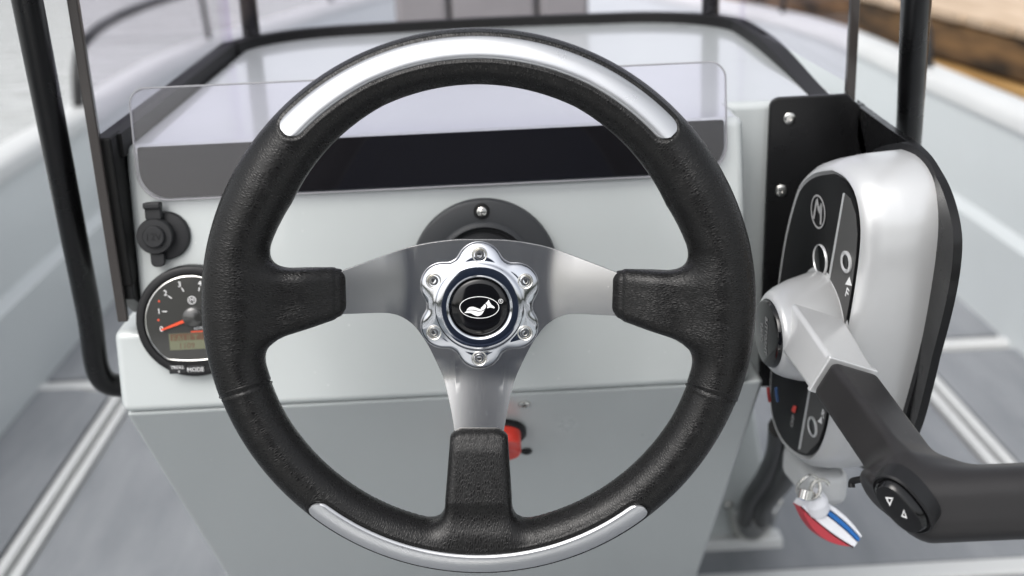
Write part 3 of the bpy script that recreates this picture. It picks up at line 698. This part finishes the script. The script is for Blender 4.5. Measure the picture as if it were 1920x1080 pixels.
rg = [[((13.7 + 1.5 * q * math.cos(t0)), 4.05 + 1.5 * q * math.sin(t0)) for q, t0 in ((1, ta), (1, tb), (.82, tb), (.82, ta))] for ta, tb in [(2 * math.pi * i / 24, 2 * math.pi * (i + 1) / 24) for i in range(24)]]
flat('registered_ring', rg, 'white_print', cap)
WM = wheel.matrix_basis.copy()
def on_wheel(u, v_, z): return WM @ Matrix.Translation((u * mm, v_ * mm, z))
text('registered_letter', 'R', .0021, on_wheel(13.7, 4.05, capz(13.7, 4.05)), 'white_print', cap, .00002)

# ================================================================== COLUMN BEZEL
bz = empty('column_bezel', 'dark grey round steering column bezel on the dash behind the wheel', 'bezel', M=dash_frame(D0[0], 0))
V, F = lathe([(.0565, 0), (.0565, .009), (.0555, .0115), (.0535, .0125), (.0395, .0125), (.0378, .0145), (.0355, .015), (.0345, .0135), (.034, .006), (0, .006)], 72); add_mesh('flange', V, F, 'grey_plastic', bz)
V, F = lathe([(.0315, .006), (.0315, .022), (.030, .030), (.026, .036), (.020, .038), (0, .038)], 56); add_mesh('tilt_boot', V, F, 'rubber', bz)
V, F = lathe([(.011, .03), (.011, .16)], 24)
Lk = np.array(wc) - ax * .012 - dash(D0[0], 0); 
end = np.array(bz.matrix_basis.inverted() @ Vector(wc - ax * .019))
V, F = tube([(0, 0, .02), end * .5, end], .012, 20, 0); add_mesh('shaft', V, F, 'black_plastic', bz)
for kk, t in enumerate((90, 210, 330)):
    c = np.array((.0472 * math.cos(R(t)), .0472 * math.sin(R(t)), .0))
    V, F = lathe([(.0063, .0126), (.006, .0131), (.0052, .0128), (.0048, .0122), (0, .0122)], 24); add_mesh('screw_pocket', [np.array(q) + c for q in V], F, 'black_plastic', bz)
    V, F = lathe([(.0042, .0122), (.0042, .0135), (.0036, .0155), (.002, .0164), (0, .0167)], 24); s_ = add_mesh('screw', [np.array(q) + c for q in V], F, 'stainless', bz)
    V, F = join(box(tuple(c + np.array((0, 0, .0165))), (.0036, .0007, .0006)), box(tuple(c + np.array((0, 0, .01652))), (.0007, .0036, .0006))); add_mesh('cross_slot', V, F, 'black_plastic', s_)

# ================================================================== POWER SOCKET
ss, tt = dpx(312, 441)
so_ = empty('power_socket', 'black rubber-capped 12V power socket above the round gauge', 'socket', M=dash_frame(ss, tt))
V, F = lathe([(.0185, 0), (.0185, .003), (.0175, .0048), (.014, .0055), (0, .0055)], 48); add_mesh('socket_ring', V, F, 'rubber', so_)
capo = np.array((-.0055, .0008, 0))
V, F = lathe([(.0136, .005), (.0136, .0125), (.0128, .0138), (.0085, .0140), (.0082, .0165), (.0074, .0172), (0, .0172)], 48); sc = add_mesh('socket_cap', [np.array(q) + capo for q in V], F, 'rubber', so_)
V, F = join(box((-.0055, .0195, .009), (.0125, .013, .006)), box((-.0055, .024, .0105), (.0132, .005, .009))); add_mesh('hinge_strap', V, F, 'rubber', so_, bevel=.0015)
V, F = prism([(-.0055 + a, -.0185 + b, .006) for a, b in rrect(-.0052, .0052, -.0042, .006, (.004, .004, .001, .001))], (0, 0, .005)); add_mesh('pull_tab', V, F, 'rubber', so_, bevel=.0008)
text('voltage_lettering', '12V', .0078, so_.matrix_basis @ Matrix.Translation((-.0055, .0008, .0173)), 'black_plastic', sc, .0003)

# ================================================================== TACHOMETER
gs, gt = dpx(366, 599)
ga = empty('tachometer', 'round black tachometer with orange needle and small amber display', 'gauge', M=dash_frame(gs, gt))
V, F = lathe([(.0432, 0), (.0432, .0075), (.0424, .0095), (.0405, .0105), (.0372, .0100), (.0360, .0085), (0, .0085)], 72); add_mesh('bezel', V, F, 'black_plastic', ga)
dl = []
for i in range(72):
    t = 2 * math.pi * i / 72; x, y_ = .0352 * math.cos(t), .0352 * math.sin(t)
    y_ = max(y_, -.0262 - .004 * (1 - (x / .03) ** 2) if abs(x) < .03 else y_); dl.append((x, y_ + 0, .0087))
V, F = prism(dl, (0, 0, .0004)); dial = add_mesh('dial', V, F, 'dial_face', ga, smooth=False)
V, F = tube([np.array(q) + np.array((0, 0, .0006)) for q in dl] + [np.array(dl[0]) + np.array((0, 0, .0006))], .00055, 6, 0); add_mesh('dial_ring', V, F, 'stainless', ga)
GM = ga.matrix_basis.copy()
def gpx(px, py): s, t = dpx(px, py); return (s - gs) , (t - gt)
def gtext(name, s, px, py, size, mt='white_print', z=.0093, rot=0): a_, b_ = gpx(px, py); return text(name, s, size, GM @ Matrix.Translation((a_, b_, z)) @ Matrix.Rotation(rot, 4, 'Z'), mt, dial, .00003)
for s, x, y_ in (('0', 309, 613), ('1', 304, 580), ('2', 316, 546), ('3', 342, 530), ('4', 380, 528), ('5', 410, 545), ('6', 424, 580)): gtext('numeral', s, x, y_, .0058)
for x0, y0_, x1, y1_ in ((310, 580, 319, 580), (321, 551, 328, 556), (346, 536, 350, 543), (379, 535, 378, 542), (404, 551, 398, 557)):
    a_, b_ = np.array(gpx(x0, y0_)), np.array(gpx(x1, y1_)); d_ = (b_ - a_); n_ = np.array((-d_[1], d_[0])) / np.linalg.norm(d_) * .00032
    V, F = prism([(*(a_ + n_), .0092), (*(b_ + n_), .0092), (*(b_ - n_), .0092), (*(a_ - n_), .0092)], (0, 0, .0001)); add_mesh('tick_mark', V, F, 'white_print', dial, smooth=False)
a_, b_ = np.array(gpx(352, 597)), np.array(gpx(309, 614)); d_ = b_ - a_; n_ = np.array((-d_[1], d_[0])) / np.linalg.norm(d_)
V, F = prism([(*(a_ + n_ * .0012), .0105), (*(b_ + n_ * .0006), .0105), (*(b_ - n_ * .0006), .0105), (*(a_ - n_ * .0012), .0105)], (0, 0, .0006)); add_mesh('needle', V, F, 'orange_needle', dial, smooth=False)
V, F = lathe([(.0075, .0092), (.0075, .0125), (.006, .0135), (0, .0136)], 32); add_mesh('needle_hub', [np.array(q) + np.array((*gpx(368, 590), 0)) for q in V], F, 'dial_face', dial)
for (px, py) in ((304, 561), (303, 596)):
    a_, b_ = gpx(px, py); V, F = lathe([(.0008, .0092), (0, .0094)], 12); add_mesh('warning_mark', [np.array(q) + np.array((a_, b_, 0)) for q in V], F, 'orange_needle', dial)
gtext('rpm_lettering', 'RPM', 377, 611, .0036)
a_, b_ = gpx(377, 617); V, F = box((a_, b_, .0093), (.011, .0009, .0002)); add_mesh('rpm_underline', V, F, 'orange_needle', dial, smooth=False)
x0, y0_ = gpx(325, 652); x1, y1_ = gpx(400, 618)
V, F = box(((x0 + x1) / 2, (y0_ + y1_) / 2, .0093), (x1 - x0, .0128, .0003)); add_mesh('display', V, F, 'lcd', dial, smooth=False)
V, F = box(((x0 + x1) / 2, (y0_ + y1_) / 2 + .0035, .00948), (x1 - x0 - .002, .0052, .0001)); add_mesh('display_band', V, F, 'lcd_dark', dial, smooth=False)
gtext('display_text', 'FAULT', 353, 630, .0068, 'lcd', .00956); gtext('display_number', '1109', 356, 644, .0062, 'lcd_dark', .00952)
# round maker's mark on the dial
a_, b_ = gpx(365, 559); V, F = lathe([(.0031, .0092), (.0031, .00935), (.0026, .00935), (.0026, .0092)], 28, False); add_mesh('maker_mark', [np.array(q) + np.array((a_, b_, 0)) for q in V], F, 'white_print', dial)
gtext('maker_letter', 'M', 365, 559, .0042, 'white_print')
for s, px, sz in (('TROLL\n  +', 340, .0034), ('MODE', 373, .0046)):
    a_, b_ = gpx(px, 687); 
    V, F = box((a_, b_, .0104), (.0135, .0066, .0016)); bt2 = add_mesh('button', V, F, 'rubber', ga, bevel=.0008)
    text('button_lettering', s, sz, GM @ Matrix.Translation((a_, b_, .0113)), 'white_print', bt2, .00003)

# ================================================================== BATTERY SWITCH on the knee panel
KN = np.array([0, -(zb - .005), -(1.30 - yb - .004)]); KN /= np.linalg.norm(KN); K0 = np.array((0, yb + .004, zb - .001)); KT = np.cross(KN, [1, 0, 0]); KT = -KT if KT[2] < 0 else KT
def kp(px, py): return UP(px, py, K0, KN)
sw = empty('battery_switch', 'red rotary battery switch on the knee panel behind the lower spoke', 'switch', M=frame(kp(936, 808), (1, 0, 0), KT, KN))
V, F = lathe([(.0225, 0), (.0225, .004), (.0205, .006), (0, .006)], 48); add_mesh('switch_base', V, F, 'black_plastic', sw)
kb = []
for i in range(48):
    t = 2 * math.pi * i / 48; kb.append(((.0105 + .0075 * abs(math.sin(t)) ** .6 * .9) * math.cos(t) * 1.35, .0215 * math.sin(t)))
V, F = loft([[(a_ * s_, b_ * s_, z) for a_, b_ in kb] for s_, z in ((.98, .006), (1, .010), (.98, .016), (.90, .0185), (.6, .0175), (.2, .0165))]); add_mesh('switch_knob', V, F, 'red_plastic', sw)
V, F = prism([(a_, b_, .0165) for a_, b_ in rrect(-.0042, .0042, -.019, .019, .004)], (0, 0, .012)); add_mesh('knob_blade', V, F, 'red_plastic', sw, bevel=.0018, bseg=3)
for i, (px, py, wh) in enumerate(((983, 757, 'upper'), (987, 845, 'lower'))):
    s_ = empty('panel_screw', f'small dark socket screw just {"above" if i == 0 else "below"} right of the red switch', 'screw', M=frame(kp(px, py), (1, 0, 0), KT, KN), group='screws on the knee panel')
    V, F = lathe([(.0050, 0), (.0050, .0012), (.0043, .002), (.0022, .0021), (.0020, .0006), (0, .0006)], 24); add_mesh('screw_head', V, F, 'stainless' if i == 0 else 'black_plastic', s_)
    V, F = lathe([(.0021, .0007), (0, .0008)], 6); add_mesh('screw_socket', V, F, 'black_plastic', s_)

# ================================================================== CONTROL BRACKET
br = empty('control_bracket', 'black mounting plate with bright screws behind the throttle control', 'bracket', (.27, .95, .6))
yB = .9555
q = [UY(*p, yB) for p in ((1441, 196), (1446, 186), (1457, 181), (1586, 174), (1598, 186), (1652, 232), (1660, 722), (1420, 722))]
V, F = prism([(p[0], yB, p[2]) for p in q], (0, -.005, 0)); add_mesh('rear_plate', V, F, 'black_paint', br, True, bevel=.0015)
XP = .3005
o_ = [(1600, 192), (1665, 240), (1730, 285), (1765, 328), (1787, 380), (1799, 440), (1797, 500), (1785, 570), (1765, 650), (1742, 730), (1718, 800), (1690, 850)]
o_ = [tuple(q[:2]) for q in smooth_path([(a_, b_, 0) for a_, b_ in o_], 4)]
P_ = [UX(p[0] - 12 * min(1, max(0, (p[0] - 1700) / 60)), p[1], XP) for p in o_]; P_ += [np.array((XP, .90, P_[-1][2] - .01)), np.array((XP, .9555, P_[-1][2] + .06)), np.array((XP, .9555, P_[0][2]))]
V, F = prism(P_, (.006, 0, 0)); add_mesh('side_plate', V, F, 'black_paint', br, True, bevel=.0015)
for px, py in ((1480, 222), (1465, 357)):
    p = UY(px, py, yB - .005); V, F = lathe([(.0050, 0), (.0048, .0012), (.004, .0018), (.0014, .0018), (.0012, .0008), (0, .0008)], 24)
    add_mesh('screw', xf(V, frame(p, (1, 0, 0), (0, 0, 1), (0, -1, 0))), F, 'stainless', br, True)

# ================================================================== THROTTLE CONTROL
YW = R(8); CN = np.array([-math.cos(YW), -math.sin(YW), 0]); CE = np.array([-math.sin(YW), math.cos(YW), 0]); CU = np.array([0, 0, 1.])
C0 = UD(1530, 590, .90)
def fpx(px, py, n=0.): return UP(px, py, C0 + CN * n, CN)
tc_ = empty('throttle_control', 'silver side-mount throttle control with black lever and trim switch', 'throttle', M=frame(C0, CE, CU, CN))
face = [(1560, 325), (1580, 335), (1596, 355), (1606, 385), (1611, 430), (1608, 480), (1600, 540), (1588, 610), (1572, 690), (1556, 760), (1548, 800), (1538, 830), (1527, 848), (1513, 856), (1490, 847), (1466, 822), (1450, 785), (1445, 740), (1449, 670), (1455, 590), (1463, 520), (1476, 440), (1494, 372), (1508, 346), (1530, 330)]
f3 = smooth_path([fpx(*p) for p in face] + [fpx(*face[0])], 3)[:-1]; fc = sum(f3) / len(f3)
def ring_(scale_mm, n, push=(0, 0)):
    out = []; N_ = len(f3)
    for i in range(N_):
        t = f3[(i + 1) % N_] - f3[i - 1]; t /= np.linalg.norm(t); nn = np.cross(CN, t)
        if np.dot(nn, f3[i] - fc) < 0: nn = -nn
        out.append(f3[i] + nn * scale_mm + CN * n + CE * push[0] + CU * push[1])
    return out
loops = [ring_(.0005, -.002), ring_(.0022, 0.0), ring_(.0045, -.001), ring_(.0085, -.0065), ring_(.0108, -.016), ring_(.0118, -.026), ring_(.0122, -.028), ring_(.0128, -.052)]
V, F = loft(loops); add_mesh('housing', V, F, 'silver_paint', tc_, True, auto=50)
V, F = loft([ring_(.013, -.052), ring_(.0175, -.0522), ring_(.0178, -.0565)]); add_mesh('base_gasket', V, F, 'black_plastic', tc_, True)
V, F = loft([ring_(-.0004, -.0018), ring_(-.0006, .0003), ring_(-.0014, .0006)]); panel = add_mesh('face_panel', V, F, 'dash_black', tc_, True, auto=40)
# lighter aft strip and pale dividing line on the face
def strip(name, pts, n0, th, mt, parent=panel):
    V, F = prism([fpx(*p, n0) for p in pts], CN * th); return add_mesh(name, V, F, mt, parent if parent else tc_, True, smooth=False)
def fixp(o): return o
mat('strip_grey', (.055, .054, .053), .45)
strip('aft_strip', [(1583, 361), (1595, 372), (1605, 402), (1608, 440), (1605, 484), (1597, 542), (1585, 610), (1569, 690), (1553, 762), (1544, 803), (1535, 828), (1513, 851), (1496, 846)], .0007, .0003, 'strip_grey')
strip('divider_line', [(1581, 362), (1584.5, 362), (1501, 842), (1497, 842)], .0011, .0002, 'silver_paint')
FM = lambda px, py, n: frame(fpx(px, py, n), -CE, CU, CN)
TILT = math.radians(-24)
def ringmark(name, px, py, r0, r1, mt, parent=panel, hole='gloss_black'):
    M_ = FM(px, py, .0011); V, F = lathe([(r1, 0), (r1, .0012), ((r0 + r1) / 2, .0018), (r0, .0010), (r0, 0)], 36); b = add_mesh(name, xf(V, M_), F, mt, panel, True)
    V, F = lathe([(r0, .0), (r0, .0009), (r0 * .8, .0004), (0, .0004)], 28); add_mesh(name + '_lens', xf(V, M_), F, hole, panel, True)
ringmark('button_ring', 1540, 487, .0105, .0114, 'silver_paint'); ringmark('key_ring', 1588, 491, .0052, .0078, 'silver_paint'); ringmark('lower_ring', 1525, 800, .0062, .0082, 'silver_paint')
# round maker's emblem: ring with a zigzag wave
M_ = FM(1534, 397, .0011); V, F = lathe([(.0125, 0), (.0125, .0003), (.0112, .0003), (.0112, 0)], 40, False); add_mesh('emblem_ring', xf(V, M_), F, 'dim_print', panel, True)
zz = [[(-.008, -.007), (-.004, .008), (-.0015, .008), (-.0055, -.007)], [(-.003, .008), (.0, .001), (.002, .003), (-.0015, .010)], [(.0005, .001), (.0045, .008), (.007, .008), (.003, -.001)], [(.004, .008), (.0045, -.008), (.007, -.008), (.007, .008)]]
for p in zz:
    V, F = prism(xf([(a_, b_, 0.0002) for a_, b_ in p], M_), CN * .0002); add_mesh('emblem_wave', V, F, 'dim_print', panel, True, smooth=False)
RT = Matrix.Rotation(TILT, 4, 'Z')
def ftext(name, s, px, py, size, mt='white_print', rot=0): text(name, s, size, FM(px, py, .0012) @ Matrix.Rotation(rot, 4, 'Z'), mt, panel, .0001)
strip('forward_arrow', [(1593, 519), (1597, 536), (1585, 533)], .0012, .0002, 'white_print'); ftext('forward_letter', 'F', 1588, 550, .011, rot=TILT * .8)
strip('reverse_arrow', [(1533, 790), (1541, 781), (1541, 795)], .0012, .0002, 'white_print'); ftext('reverse_letter', 'R', 1543, 776, .009, rot=TILT * .8)
ftext('key_legend', 'OFF', 1486, 790, .007, 'dim_print', 1.2); 
strip('lanyard_mark', [(1488, 760), (1494, 762), (1490, 775), (1484, 770)], .0012, .0002, 'red_plastic')
# lower lip of the housing where the key sits
p = [fpx(1490, 868, -.02), fpx(1545, 893, -.02), fpx(1545, 893, -.06), fpx(1490, 868, -.06)]
bl = fpx(1530, 884, -.028)
V, F = box((0, 0, 0), (.070, .034, .034)); add_mesh('key_housing', xf(V, frame(bl + np.array((0, .005, -.004)), CE, CU, CN)), F, 'silver_paint', tc_, True, bevel=.011, bseg=4)
# neutral-lock trigger under the box
V, F = tube([UD(1668, 872, .80), UD(1640, 893, .80), UD(1612, 899, .805), UD(1598, 903, .81), UD(1597, 914, .81)], .0024, 10); add_mesh('release_trigger', V, F, 'black_plastic', tc_, True)
# lever hub
hc = fpx(1541, 612); hax = CN
HM = frame(hc, CE, CU, CN)
hp_c = UD(1443, 625, .845)
loc = np.array(HM.inverted() @ Vector(hp_c))
V = []; F = []; prof = [(.0, .046), (.002, .0465), (.0045, .046), (.02, .0415), (.20, .040), (.55, .0365), (.80, .0325), (.92, .0295), (.98, .0268), (1.0, .0245), (.985, .0235)]
SG = 56
for t, r_ in prof:
    for i in range(SG):
        a_ = 2 * math.pi * i / SG; V.append((loc[0] * t + r_ * math.cos(a_), loc[1] * t + r_ * math.sin(a_), loc[2] * t))
for k in range(len(prof) - 1):
    for i in range(SG): F.append((k * SG + i, k * SG + (i + 1) % SG, (k + 1) * SG + (i + 1) % SG, (k + 1) * SG + i))
V = xf(V, HM); lv = add_mesh('lever_hub', V, F, 'silver_paint', tc_, True, auto=60)
V, F = lathe([(.0240, -.004), (.0240, .001), (.0230, .0028), (.020, .0036), (0, .0042)], 48); CM = HM @ Matrix.Translation(loc); add_mesh('throttle_only_button', xf(V, CM), F, 'gloss_black', lv, True)
for dx_, s in ((.004, 'THROTTLE'), (-.004, 'ONLY')):
    text('button_legend', s, .0056, CM @ Matrix.Translation((-dx_, 0, .0043)) @ Matrix.Rotation(R(90), 4, 'Z') @ Matrix.Scale(-1, 4, (1, 0, 0)) @ Matrix.Scale(-1, 4, (1, 0, 0)), 'dim_print', lv, .0001)
# lever arm: bar with two visible faces, silver root and soft black grip
def bar(rows):
    """rows: pixels of top edge, ridge, lower edge with a depth; fourth corner closes the far side"""
    L_ = []
    for (a_, b_, c_, Da, Db, Dc) in rows:
        A_, B_, C_ = UD(*a_, Da), UD(*b_, Db), UD(*c_, Dc); L_.append([A_, B_, C_, A_ + C_ - B_])
    return L_
g0 = UD(1583, 717, .785); g1 = UD(1716, 905, .70); gl0 = UD(1712, 948, .69); gl1 = gl0 + np.array((.26, -.004, .0))
ad_ = g1 - g0; aL = np.linalg.norm(ad_); ad_ /= aL
tc3 = CZ - ad_ * np.dot(CZ, ad_); tc3 /= np.linalg.norm(tc3); tl = np.cross(ad_, tc3); tl = tl if np.dot(tl, CX) > 0 else -tl
BE = R(40); upv = math.cos(BE) * tc3 + math.sin(BE) * tl; side = math.sin(BE) * tc3 - math.cos(BE) * tl
def sec(p, hw, hu_, dw=0.): return [p + side * (a_ * hw + dw) + upv * b_ * hu_ for a_, b_ in ((1, 1), (-1, 1), (-1, -1), (1, -1))]
V, F = loft([sec(g0 - ad_ * .068, .0225, .0150, -.002), sec(g0 - ad_ * .04, .0208, .0145, -.001), sec(g0 - ad_ * .018, .0192, .0138), sec(g0 - ad_ * .002, .0190, .0136)]); add_mesh('lever_root', V, F, 'silver_paint', tc_, True, bevel=.0035, bseg=3)
V, F = loft([sec(g0 - ad_ * .0045, .0196, .0142), sec(g0 - ad_ * .0008, .0196, .0142)]); add_mesh('joint_band', V, F, 'silver_paint', tc_, True, bevel=.0012)
bx_ = (gl1 - gl0) / np.linalg.norm(gl1 - gl0)
vu = np.array(CY) - bx_ * np.dot(CY, bx_); vu /= np.linalg.norm(vu); vd = np.cross(bx_, vu)
ORG = gl0
def grip_f(x, y, z):
    P = (x, y, z); lc = lambda p: (p - ORG) * 1000
    h0 = lc(g0); h1 = lc(g1); c = (h0 + h1) / 2
    t = np.clip(sum((P[i] - h0[i]) * ad_[i] for i in range(3)) / (aL * 1000), 0, 1)
    q = [sum((P[j] - c[j]) * A_[j] for j in range(3)) for A_ in (ad_, side, upv)]
    hs_ = 18.8 - 2.5 * t; hu = 13.4 + 1.0 * t
    r_ = 5.0
    qq = [np.abs(q[0]) - aL * 500 + r_, np.abs(q[1]) - hs_ + r_, np.abs(q[2]) - hu + r_]
    d = np.sqrt(sum(np.maximum(k, 0) ** 2 for k in qq)) + np.minimum(np.maximum(np.maximum(qq[0], qq[1]), qq[2]), 0) - r_
    # handle bar: rounded box along bx_, cut obliquely at its inner end
    b = [sum(P[j] * A_[j] for j in range(3)) for A_ in (bx_, vu, vd)]
    hv = 21.2; hd = 17.5; r2 = 15
    qq = [np.abs(b[1]) - hv + r2, np.abs(b[2]) - hd + r2]
    d2 = np.sqrt(sum(np.maximum(k, 0) ** 2 for k in qq)) + np.minimum(np.maximum(qq[0], qq[1]), 0) - r2
    cut = -(b[0] * .80 + b[1] * .60 + 0.0 * b[2]) - 12.0
    k_ = 7.; e0 = np.maximum(d2 + k_, 0); e1 = np.maximum(cut + k_, 0); d2 = np.where((d2 > -k_) & (cut > -k_), np.sqrt(e0 ** 2 + e1 ** 2) - k_, np.maximum(d2, cut))
    d2 = np.maximum(d2, b[0] - 235)
    return smin(d, d2, 22)
V, Q = surface_nets(grip_f, (-75, -60, -50), (250, 190, 75), 2.0)
me = np_mesh('lever_grip', V, Q, .001); me.transform(Matrix.Translation(Vector(map(float, ORG)))); grip = link('lever_grip', me, 'grip_rubber', tc_, True, auto=180); grip['label'] = 'soft black lever grip'
# trim switch on the oblique end of the grip
en = -(bx_ * .80 + vu * .60); eu = vu * .80 - bx_ * .60; ev = np.cross(eu, en)
en2 = en + CZ * .75; en2 /= np.linalg.norm(en2); eu2 = eu - en2 * np.dot(eu, en2); eu2 /= np.linalg.norm(eu2); ev2 = np.cross(eu2, en2)
TS = UD(1693, 944, .672)
TM = frame(TS, ev2, eu2, en2)
def oval(a_, b_, z, n=40): return [np.array((a_ * math.copysign(abs(math.cos(t)) ** .8, math.cos(t)), b_ * math.copysign(abs(math.sin(t)) ** .8, math.sin(t)), z)) for t in [2 * math.pi * i / n for i in range(n)]]
V, F = loft([oval(.0128, .0205, -.010), oval(.0128, .0205, .0008), oval(.0118, .0195, .0018), oval(.0108, .0185, .0006)]); add_mesh('switch_collar', xf(V, TM), F, 'black_plastic', grip, True)
V, F = loft([oval(.0104, .0178, -.002), oval(.0104, .0176, .0035), oval(.0088, .0160, .0058), oval(.0060, .0120, .0064), oval(.002, .005, .0062)]); tsw = add_mesh('trim_switch', xf(V, TM), F, 'gloss_black', grip, True)
def tri(name, cx, cy, px_pts):
    o_ = [UP(px, py, TS + en2 * .0067, en2) for px, py in px_pts]; c = sum(o_) / 3
    for i in range(3):
        a_, b_ = o_[i], o_[(i + 1) % 3]; V, F = prism([a_, b_, c + (b_ - c) * .55, c + (a_ - c) * .55], en2 * .0002); 
        parts.append((V, F))
    V, F = join(*parts); add_mesh(name, V, F, 'white_print', grip, True, smooth=False)
parts = []; tri('up_triangle', 0, 0, [(1660, 932), (1675, 933), (1669, 949)])
parts = []; tri('down_triangle', 0, 0, [(1695, 955), (1701, 972), (1690, 968)])

# ================================================================== CONTROL CABLES and deck boot
cb = empty('cable_boot', 'stainless clam-shell cable cover at the console foot', 'cable cover', tuple(UZ(1410, 1005, .01)))
FP = np.array((.3, 1.002, .398)); FN = np.array((0, -.263, -.468)); FN /= np.linalg.norm(FN); GN = np.array((0, -.509, -.105)); GN /= np.linalg.norm(GN); GT = np.array((0, -.105, .509)); GT /= np.linalg.norm(GT)
def foot(px, py, off=0.): return UP(px, py, FP + FN * off, FN)
bc = UP(1409, 978, np.array((.3, 1.42, .515)), GN)
BM = frame(bc, (1, 0, 0), GT, GN); ra_ = []
for i in range(15):
    t = i / 14; ww = .037 * math.sqrt(max(.03, 1 - (t * .98) ** 2)); hh = .030 * (1 - t ** 2.2) + .003
    ra_.append([np.array((ww * math.cos(a_), .040 - .085 * t, hh * math.sin(a_))) for a_ in np.linspace(0, math.pi, 17)])
n = 17; V = [q for r_ in ra_ for q in r_]; F = [(i * n + k, i * n + k + 1, (i + 1) * n + k + 1, (i + 1) * n + k) for i in range(14) for k in range(16)]
o = add_mesh('boot_shell', xf(V, BM), F, 'stainless', cb, True, auto=180); so = o.modifiers.new('solid', 'SOLIDIFY'); so.thickness = .0025; so.offset = -1
for a_, b_ in ((-.036, .036), (.036, .036), (0, -.047)):
    V, F = lathe([(.0065, 0), (.0065, .004), (.004, .006), (0, .0065)], 16); add_mesh('boot_screw', xf(V, BM @ Matrix.Translation((a_, b_, .001))), F, 'stainless', cb, True)
for i, (pp3, lab, rd) in enumerate((
        (((1462, 800), (1455, 850), (1432, 897), (1404, 940), (1400, 975)), 'left black control cable dropping from the throttle control into the steel cover', .0105),
        (((1500, 830), (1485, 870), (1462, 905), (1432, 945), (1420, 975)), 'right black control cable dropping from the throttle control into the steel cover', .0135))):
    pts = [UD(*pp3[0], 1.08), UD(*pp3[1], 1.22), UD(*pp3[2], 1.38), UD(*pp3[3], 1.54), bc + GN * .012 + np.array(((-.012, .014)[i], 0, .01))]
    V, F = tube(pts, rd, 14); o = add_mesh('control_cable', V, F, 'cable_black', None); o['label'] = lab; o['category'] = 'cable'; o['group'] = 'control cables'
# kill-switch wires beside the bracket
mat('wire_red', (.22, .012, .01), .4); mat('wire_blue', (.02, .06, .16), .4)
for px, mt, lab in ((1440, 'wire_red', 'thin red lanyard plug wire under the throttle hub'), (1455, 'wire_blue', 'thin blue wire beside the red wire under the throttle hub')):
    V, F = tube([UD(px, 726, .93), UD(px + 1, 738, .93), UD(px + 3, 752, .935)], .0013, 8); o = add_mesh('wire', V, F, mt, None); o['label'] = lab; o['category'] = 'wire'

# ================================================================== KEY TAG
kt = empty('key_tag', 'red white and blue floating key tag hanging under the throttle control', 'key tag', tuple(UD(1550, 970, .95)))
ka, kb2 = UD(1496, 944, .95), UD(1594, 1020, .955); kd = (kb2 - ka); kl = np.linalg.norm(kd); kd /= kl; ku = CY - kd * np.dot(CY, kd); ku /= np.linalg.norm(ku); kw = np.cross(kd, ku)
KM = frame((ka + kb2) / 2, kd, ku, kw)
def lens(y0, y1, th, mt, name, wtop=1.0):
    n = 28; lp = []
    for zz_, s_ in ((-th, .80), (-th * .7, .95), (0, 1.0), (th * .7, .95), (th, .80)):
        top = []; botm = []
        for i in range(n + 1):
            t = -1 + 2 * i / n; x = t * kl / 2 * (.96 + .04 * s_); cv = (1 - t * t)
            top.append((x, y1(t) * 1.0 - (1 - s_) * .003, zz_)); botm.append((x, y0(t) + (1 - s_) * .003, zz_))
        lp.append(top + botm[::-1])
    V, F = loft(lp); return add_mesh(name, xf(V, KM), F, mt, kt, True, auto=60)
lens(lambda t: -.0092 * (1 - t * t) - .0012, lambda t: -.0012 - .002 * (1 - t * t), .0085, 'red_cloth', 'red_side')
lens(lambda t: -.0010 - .002 * (1 - t * t), lambda t: .0042 + .002 * (1 - t * t), .0095, 'white_cloth', 'white_band')
lens(lambda t: .0043 + .002 * (1 - t * t), lambda t: .0078 + .0028 * (1 - t * t), .0096, 'blue_cloth', 'blue_stripe')
lens(lambda t: .0079 + .0028 * (1 - t * t), lambda t: .0105 + .0045 * (1 - t * t), .0090, 'white_cloth', 'white_top')
V, F = tube([UD(1535, 957, .945), UD(1530, 940, .94), UD(1526, 925, .935)], [.0085, .0092, .0060], 20, 6); add_mesh('tag_knot', V, F, 'white_cloth', kt, True)
kc = UD(1516, 914, .925); V, F = tube([kc + np.array((.009 * math.cos(t), .002 * math.sin(t * 2), .010 * math.sin(t))) for t in np.linspace(0, 2 * math.pi, 25)], .0014, 8, 0); add_mesh('split_ring', V, F, 'stainless', kt, True)
kc2 = UD(1538, 916, .925); V, F = tube([kc2 + np.array((.007 * math.cos(t), .001, .007 * math.sin(t))) for t in np.linspace(.3, 4.8, 20)], .0016, 8, 0); add_mesh('snap_hook', V, F, 'stainless', kt, True)
V, F = tube([UD(1512, 918, .92), UD(1508, 935, .92)], .0055, 12, 3); add_mesh('key_head', V, F, 'stainless', kt, True)
